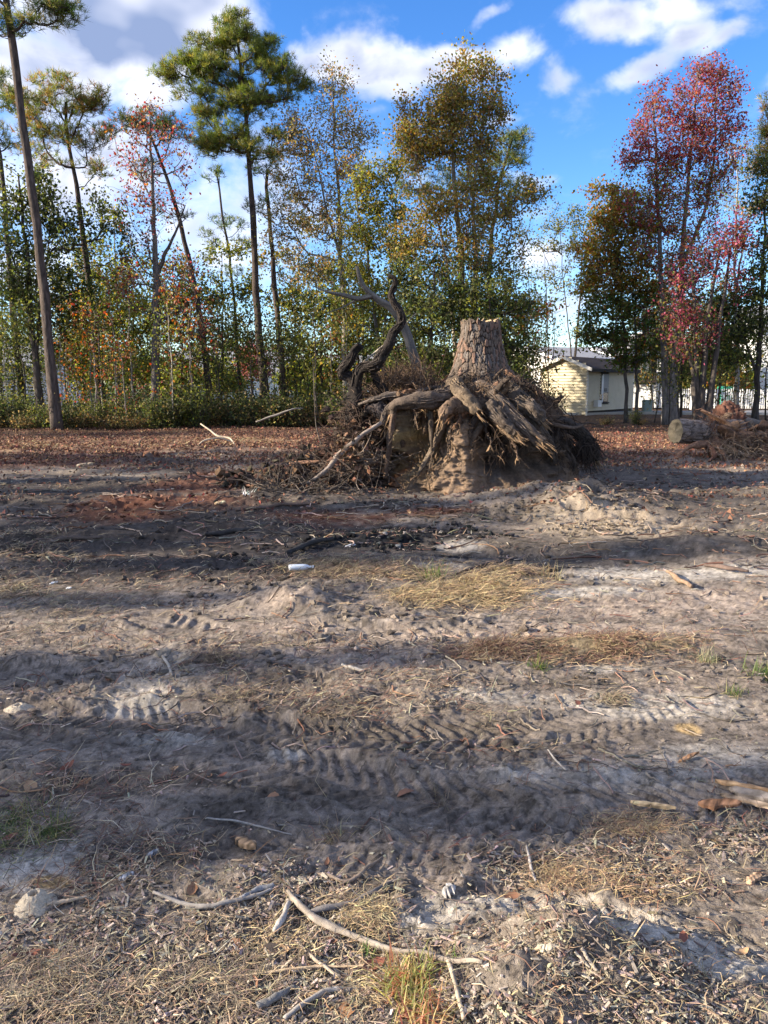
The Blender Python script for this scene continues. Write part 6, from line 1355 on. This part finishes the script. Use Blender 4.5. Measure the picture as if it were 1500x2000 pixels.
# ------------------------------------------------------------------ single sticks, bark and wood pieces
GRYW = (.36, .32, .28); TANW = (.44, .34, .24); DRKW = (.12, .095, .08); BLU = (.22, .22, .23)
stick('longest thick pale bent stick lying across the bottom middle', [(563, 1750), (592, 1790), (622, 1813), (700, 1843), (760, 1866), (860, 1885), (942, 1890)], [.006, .009, .010, .010, .009, .007, .004], (.28, .235, .19), n=50, knob_=.2)
stick('curved grey stick with dark middle left of the longest stick', [(300, 1752), (365, 1776), (420, 1776), (500, 1757), (532, 1744)], [.005, .007, .007, .006, .004], (.28, .25, .22), n=40)
stick('short blue-grey stick just above the curved grey stick', [(470, 1764), (505, 1748), (535, 1738)], [.006, .009, .008], BLU)
stick('short stubby grey stick crossing under the longest stick', [(537, 1832), (548, 1808), (565, 1772)], [.008, .010, .007], GRYW)
stick('dark grey crooked stick running up right from the longest stick', [(604, 1795), (650, 1783), (700, 1768), (745, 1742), (775, 1725)], [.008, .009, .008, .007, .004], (.17, .15, .135))
stick('thin forked brown stick above the dark crooked stick', [(620, 1716), (668, 1733), (700, 1720), (722, 1700), (748, 1680)], [.005, .0055, .006, .005, .003], (.22, .17, .13))
stick('pale straight peeled stick standing out at the bottom edge', [(874, 1884), (890, 1940), (906, 2004)], [.005, .006, .006], (.38, .31, .23))
stick('thin tan stick crossing the straw left of the long straw stalk', [(578, 1846), (620, 1885), (665, 1919)], [.004, .0045, .004], (.40, .32, .24))
stick('very long thin straw-coloured stalk near the bottom', [(412, 1922), (560, 1904), (640, 1898), (727, 1895)], [.004, .0035, .003, .002], (.50, .37, .23), n=40)
stick('dark grey stub of wood at the bottom left of the middle', [(503, 1980), (540, 1962), (577, 1938)], [.009, .010, .005], (.19, .18, .17))
stick('arched grey stick at the bottom edge', [(556, 2002), (600, 1968), (650, 1946), (722, 1941)], [.006, .0065, .006, .005], (.30, .27, .24), n=36)
stick('pale stick by the sand cone at the left', [(92, 1775), (130, 1768), (170, 1760)], [.005, .006, .004], TANW)
stick('thin grey stalk across the dark soil right of the green grass', [(405, 1604), (460, 1610), (510, 1622), (570, 1638)], [.003, .004, .003, .002], (.33, .29, .25))
stick('forked upright-lying grey twig on the near right track', [(1028, 1660), (1036, 1700), (1046, 1729)], [.004, .005, .004], GRYW)
stick('short thin stick crossing the forked twig', [(1010, 1712), (1030, 1716), (1050, 1720)], [.003, .003, .003], TANW)
stick('slim dark stick pair on the mound at the bottom right', [(1135, 1862), (1150, 1885), (1166, 1908)], [.005, .005, .004], (.34, .28, .22))
stick('small pale stick at the bottom right mound', [(1122, 1868), (1138, 1886), (1152, 1900)], [.004, .004, .003], (.48, .40, .3))
stick('curved grey stick on the wheel track at centre right', [(1070, 1470), (1085, 1492), (1105, 1510)], [.003, .004, .003], (.38, .33, .27))
stick('grey stick with peeled bark left of centre', [(668, 1304), (690, 1312), (712, 1316)], [.008, .010, .007], (.42, .37, .31))
stick('upright leaning thin stick near white sand patch', [(318, 1287), (328, 1304), (337, 1326)], [.008, .009, .006], (.36, .31, .25))
stick('dark long stick half buried at the left', [(70, 1062), (130, 1056), (200, 1052)], [.02, .022, .012], (.10, .075, .06))
stick('black charred branch on the dark soil', [(400, 1048), (450, 1042), (495, 1036)], [.02, .026, .016], (.045, .04, .038))
stick('charred branch leaning in the ash heap', [(560, 1086), (600, 1072), (650, 1058)], [.02, .026, .02], (.035, .032, .03))
stick('long thin root across the ground before the stump', [(460, 1000), (520, 996), (575, 990), (620, 988)], [.015, .02, .02, .01], (.13, .09, .07))
stick('stout brown stick with broken end at mid right', [(1303, 1121), (1325, 1137), (1350, 1152)], [.014, .020, .016], (.22, .15, .10))
stick('dark flat stick on the pale sand at mid right', [(1376, 1108), (1420, 1116), (1462, 1121)], [.012, .02, .012], (.12, .085, .07))
stick('thin curved dark root on the flat sand at centre right', [(890, 1127), (930, 1112), (980, 1102), (1022, 1096)], [.008, .012, .012, .006], (.07, .055, .05))
stick('pale arched branch rising from the straw on the left', [(392, 828), (412, 842), (425, 852), (448, 856), (458, 868)], [.015, .022, .026, .02, .012], (.46, .38, .28), 'branch', Y=[19.4, 19.2, 19, 18.9, 18.6], cat='branch')
stick('second arched pale branch below the first on the left', [(385, 872), (400, 860), (430, 856), (455, 864)], [.012, .02, .02, .01], (.44, .36, .26), 'branch', Y=[18.2, 18.3, 18.5, 18.6], cat='branch')
stick('fallen grey branch lying before the dark bushes', [(500, 824), (535, 812), (570, 800), (592, 797)], [.03, .035, .028, .015], (.24, .21, .18), 'branch', Y=[26, 26, 26, 26.2], cat='branch')
stick('short thin dark post-like stub in the left clearing', [(272, 872), (275, 860)], [.025, .02], (.09, .075, .06), 'stick', Y=[18.5, 18.5])
def plate(label, px, py, L, w, th_, rot, col, name='bark_piece', cat='bark', up_=.25, seg=10):
    c0 = gpt(px, py); b = MB(); xs = np.linspace(-.5, .5, seg); e = (1-np.abs(xs*2)**2.6)**.6 if 'splint' not in name else np.clip((1-np.abs(xs*2)**9)*(.55+.45*np.cos(xs*2.4+.8))*(.7+.5*rng.random(seg)), .06, 1); wl_ = w*e*(1+.25*rng.normal(size=seg)); wr_ = w*e*(1+.25*rng.normal(size=seg)); cy_ = .12*w*np.sin(xs*5)
    top = [np.stack([xs*L, cy_-wl_*.5, 0*xs], 1), np.stack([xs*L, cy_, w*.28*e], 1), np.stack([xs*L, cy_+wr_*.5, 0*xs+w*.05], 1)]; bot = [t_-[0, 0, th_] for t_ in top[::-1]]
    v = np.concatenate(top+bot); v[:, 2] += v[:, 0]*up_*.5+.004*rng.normal(size=len(v))*L*8*.2; v = v@Rz(math.radians(rot)).T; q = [(r*seg+i, ((r+1) % 6)*seg+i, ((r+1) % 6)*seg+i+1, r*seg+i+1) for r in range(6) for i in range(seg-1)]
    q += [(0, seg, 4*seg, 5*seg), (seg, 2*seg, 3*seg, 4*seg), (seg-1, 6*seg-1, 5*seg-1, 2*seg-1), (2*seg-1, 5*seg-1, 4*seg-1, 3*seg-1)]
    b.add(v, q, None, np.clip(np.array(col)*(1+.45*rng.normal(size=(len(v), 1))), .02, .7)); o = b.build(name, M_WOOD, None, loc=(c0[0], c0[1], c0[2]+th_+abs(up_)*L*.2+.002)); o['label'] = label; o['category'] = cat
plate('chunky brown bark piece lying on dark soil left of centre', 480, 1656, .10, .035, .018, -42, (.26, .17, .10))
plate('long pale yellow wood splinter on the near right', 1275, 1580, .16, .026, .010, -30, (.42, .30, .17), 'wood_splinter', 'splinter')
plate('orange-brown bark strip at the right beside the splinters', 1405, 1577, .15, .045, .012, -15, (.27, .14, .075))
plate('upper splinter of the split wood at the right edge', 1452, 1547, .22, .026, .010, -48, (.38, .23, .12), 'wood_splinter', 'splinter', .4)
plate('middle splinter of the split wood at the right edge', 1462, 1578, .22, .034, .012, -52, (.30, .22, .15), 'wood_splinter', 'splinter', .35)
plate('largest grey slab of split wood cut by the right edge', 1488, 1572, .26, .060, .02, -55, (.24, .195, .155), 'wood_splinter', 'splinter', .35)
plate('thin orange splinter beside the wheel track at right', 1345, 1484, .12, .020, .008, 25, (.45, .24, .12), 'wood_splinter', 'splinter')
plate('small rounded tan bark chip at the right edge', 1472, 1722, .065, .024, .012, 22, (.42, .28, .18))
plate('pale flat chip on the mound at the bottom right', 1070, 1858, .045, .024, .010, -8, (.52, .43, .32))
plate('grey triangular bark chip in the litter near the middle bottom', 877, 1745, .05, .04, .008, 20, (.30, .28, .26))
plate('tapered blue-grey wood shard above the curved grey stick', 247, 1717, .05, .018, .010, 25, (.26, .26, .27))
plate('second blue-grey shard on the dark soil', 298, 1672, .045, .017, .010, 35, (.27, .27, .28))
plate('brown bark chip at lower left by dark litter', 205, 1678, .045, .013, .008, -45, (.30, .21, .15))
plate('large pale wood chip in the middle clearing', 430, 985, .14, .05, .02, 5, (.55, .38, .22))
plate('orange clay lump shaped slab out in the left clearing', 295, 895, .30, .16, .10, 10, (.42, .19, .09), 'clay_lump', 'clay lump', .05)
plate('pale root scrap left before the curved branch', 165, 912, .3, .07, .04, 10, (.40, .30, .20))
plate('white paper scrap on the dark soil at the left', 105, 1140, .07, .03, .004, 20, (.75, .74, .72), 'paper_scrap', 'scrap', .2)
plate('white plastic scrap lying by the left dark patch', 135, 1150, .05, .03, .004, -30, (.78, .78, .78), 'paper_scrap', 'scrap', .2)
plate('pale blue paper scrap on the charcoal heap', 684, 1068, .11, .05, .004, 12, (.66, .72, .80), 'paper_scrap', 'scrap', .3)
# clear bottle
def bottle():
    c0 = gpt(588, 1116); prof = [(0, .0), (0, .028), (.02, .033), (.12, .033), (.15, .026), (.17, .013), (.185, .013), (.19, .015), (.205, .015), (.205, .0)]
    rt = thing('plastic_bottle', 'crushed white plastic bottle lying on the ground at centre left', 'bottle', c0+[0, 0, .035]); k = 14; a = np.arange(k)*2*math.pi/k
    def lathe(pr, nm, m):
        v = np.concatenate([np.c_[np.full(k, x_-.1), r_*np.cos(a), r_*.8*np.sin(a)] for x_, r_ in pr])@Rz(.15).T; q = [(i*k+j, i*k+(j+1) % k, (i+1)*k+(j+1) % k, (i+1)*k+j) for i in range(len(pr)-1) for j in range(k)]; b = MB(); b.add(v, q); b.build(nm, m, rt, smooth=True)
    lathe(prof[:7], 'body', mat('bottle_plastic', .25, tint=False, base=(.62, .66, .70), spec=.6)); lathe(prof[7:], 'cap', WHT)
bottle()
# ant hills
def anthill(label, px, py, r, h, hole):
    c0 = gpt(px, py); nr_, k = 40, 72; u = np.linspace(0, 1, nr_); a = np.arange(k)*2*math.pi/k; U, A_ = np.meshgrid(u, a, indexing='ij')
    R = r*U*(1+.06*n2(A_*1.5, U*0, 5)); x = R*np.cos(A_); y = R*np.sin(A_); z = h*np.exp(-(U*1.55)**3)-hole*np.exp(-(U/.17)**4)+.0022*n2(x*400, y*400, 3)+.002*n2(x*160, y*160, 4)-.006*U**6
    q = [(i*k+j, (i+1)*k+j, (i+1)*k+(j+1) % k, i*k+(j+1) % k) for i in range(nr_-1) for j in range(k)]
    cc = np.array([.42, .35, .26])*(1+.3*n2(x.ravel()*500, y.ravel()*500, 8))[:, None]; dk_ = (U.ravel() < .12)[:, None]; b = MB(); b.add(np.stack([x, y, z], -1).reshape(-1, 3), q, None, np.clip(cc, .05, .7))
    o = b.build('ant_hill', M_LITTER, None, smooth=True, loc=tuple(c0)); o['label'] = label; o['category'] = 'ant hill'
anthill('small sandy ant hill cone with a hole at the lower left', 68, 1768, .066, .045, .034)
anthill('low ring-shaped ant hill of sand on the left track', 36, 1384, .075, .022, .022)
# brown leaves, one by one
def leafmesh(w, fold, curl):
    n = 9; s = np.linspace(0, 1, n); e = np.sin(s*math.pi)**.7*w*(1+.12*np.sin(s*20)); b = MB()
    c_ = np.stack([s-.5, 0*s, curl*(s-.5)**2+.02], 1); l = np.stack([s-.5, -e, c_[:, 2]+fold*e], 1); r = np.stack([s-.5, e, c_[:, 2]+fold*e*.7], 1)
    b.add(np.concatenate([l, c_, r]), [(i, i+1, n+i+1, n+i) for i in range(n-1)]+[(n+i, n+i+1, 2*n+i+1, 2*n+i) for i in range(n-1)]); return b.mesh('fallen_leaf', True)
LCOL = [(.28, .145, .075), (.20, .10, .06), (.36, .23, .13), (.22, .085, .055)]
LM = [leafmesh(.24, .5, .5), leafmesh(.3, .2, -.5), leafmesh(.2, .8, 1.0)]; LMM = [flatm('brown_leaf', c_, .6, nscale=20, namp=.3) for c_ in LCOL]
LP = [(375, 1743, 40), (455, 1853, 52), (540, 1862, 50), (730, 1891, 52), (680, 1974, 52), (497, 1937, 48), (608, 1950, 44), (118, 1940, 44), (265, 1967, 40), (1000, 1755, 34), (60, 1540, 40), (133, 1502, 32), (165, 1532, 30), (792, 1550, 40), (340, 1505, 20), (435, 1518, 24), (530, 1558, 36),
      (508, 1392, 26), (868, 1343, 22), (1128, 1374, 20), (700, 1785, 30), (645, 1843, 30), (590, 1490, 20), (50, 1875, 50), (410, 1520, 20), (1190, 1715, 34), (1450, 1870, 36), (1335, 1838, 32), (860, 1960, 50), (1160, 1930, 30), (242, 1680, 26), (150, 1955, 50), (95, 1870, 40), (1235, 1650, 26), (1400, 1645, 30), (245, 1500, 24),
      (310, 1450, 18), (735, 1960, 44), (1090, 1990, 34), (20, 1640, 30), (330, 1930, 24), (640, 1690, 24), (1000, 1620, 18), (890, 1650, 20), (545, 1320, 16), (210, 1330, 18), (1345, 1245, 14), (440, 1240, 14)]
for i, (px, py, s) in enumerate(LP):
    c0 = gpt(px, py); d = math.hypot(c0[0], c0[1]); o = bpy.data.objects.new('fallen_leaf', LM[i % 3] if i < 3 else LM[i % 3]); COL.objects.link(o)
    if not LM[i % 3].materials: LM[i % 3].materials.append(LMM[0])
    L_ = s/F*math.hypot(d, 1.5)*.9; o.location = (c0[0], c0[1], c0[2]+.006); o.scale = (L_,)*3; o.rotation_euler = (rng.normal()*.25, rng.normal()*.2, rng.random()*6.28)
    o.material_slots[0].link = 'OBJECT'; o.material_slots[0].material = LMM[i % 4]
    o['label'] = ['dry orange-brown fallen leaf lying on the near ground', 'dark brown curled fallen leaf lying on the near ground', 'pale tan fallen leaf lying on the near ground', 'reddish-brown fallen leaf lying on the near ground'][i % 4]; o['category'] = 'leaf'; o['group'] = 'brown leaves on the near ground'
# tufts of living grass and weeds
def tuft(label, px, py, n, L, w, sp, cols, name='grass_tuft', cat='grass tuft', up_=.9):
    c0 = gpt(px, py); b = MB(); m = 5; a = rng.random(n)*6.283; el_ = np.clip(up_+rng.normal(size=n)*.4, .15, 1.5); s = rng.normal(size=(n, 2))*sp; d = np.stack([np.cos(a)*np.cos(el_), np.sin(a)*np.cos(el_), np.sin(el_)], 1); LL = L*(.4+.8*rng.random(n)); p = np.c_[s, np.zeros(n)]; P = [p]
    for i in range(m-1): p = p+d*(LL/(m-1))[:, None]; P.append(p); d = d+[0, 0, -.22]; d /= np.linalg.norm(d, axis=1)[:, None]
    P = np.stack(P, 1); P[..., 2] = np.maximum(P[..., 2], .002); sd = np.stack([-np.sin(a), np.cos(a), 0*a], 1)[:, None, :]*(w*np.linspace(1, .1, m))[None, :, None]
    v = np.concatenate([P-sd, P+sd], 2).reshape(-1, 3); i = (np.arange(n)[:, None]*m+np.arange(m-1)[None])*2; q = np.stack([i, i+1, i+3, i+2], -1).reshape(-1, 4)
    b.add(v, q, None, np.repeat(np.clip(hcol(cols, n), .02, .7), 2*m, 0)); o = b.build(name, M_LEAF, None, loc=tuple(c0)); o['label'] = label; o['category'] = cat; return o
GG = [(.11, .155, .045), (.08, .115, .035), (.34, .29, .14), (.24, .24, .09)]
tuft('wide green grass tuft at the left picture edge', 40, 1600, 230, .09, .0018, .07, GG, up_=.45)
tuft('lower green grass tuft at the left picture edge', 15, 1645, 150, .08, .0018, .06, GG, up_=.45)
tuft('sparse green grass spilling right of the wide tuft', 110, 1625, 160, .10, .002, .032, GG, up_=.5)
tuft('reddish-green weed tuft at the bottom centre', 800, 1925, 340, .075, .0030, .035, [(.30, .30, .10), (.36, .16, .10), (.48, .36, .18), (.20, .22, .07)], 'weed_tuft', 'weed', .8)
tuft('second weed tuft just below the reddish-green one', 835, 1980, 240, .07, .0028, .04, [(.34, .30, .12), (.44, .20, .13), (.50, .38, .2)], 'weed_tuft', 'weed', .7)
tuft('tiny green weed by the long stick', 718, 1868, 26, .04, .003, .008, [(.12, .20, .05), (.10, .17, .04)], 'weed_tuft', 'weed')
tuft('tiny green seedling on the pale sand at the bottom centre', 890, 1865, 30, .03, .002, .012, [(.16, .24, .07)], 'weed_tuft', 'weed')
tuft('small green tuft at mid right on the grey sand', 1050, 1305, 60, .10, .003, .02, GG[:3])
tuft('spiky grey-green tuft near the right edge', 1382, 1292, 70, .14, .003, .03, [(.26, .27, .16), (.36, .32, .2)])
tuft('green tuft cut by the right picture edge', 1492, 1318, 90, .10, .003, .05, GG[:2]+GG[3:])
tuft('small dark green tuft right of centre', 1432, 1357, 60, .07, .0025, .03, GG[:3])
tuft('little green tuft on the sand bank right of centre', 845, 1130, 90, .16, .004, .06, GG[:3])
tuft('thin dry grass wisps standing in the middle right', 1060+5, 1130, 40, .18, .003, .05, [(.35, .28, .16)])
tuft('dead grass tuft by the dark hollow at centre bottom', 860, 1565, 60, .09, .002, .03, [(.12, .09, .07), (.22, .17, .12)], up_=.4)
tuft('curly dry grass knot at bottom left of middle', 648, 1628, 90, .09, .002, .03, [(.36, .28, .17), (.28, .2, .13)], up_=.4)
tuft('pale silvery leaf cluster at the foot of the brush pile', 484, 968, 46, .14, .012, .05, [(.55, .58, .56), (.42, .44, .42)], 'weed_tuft', 'weed', .7)
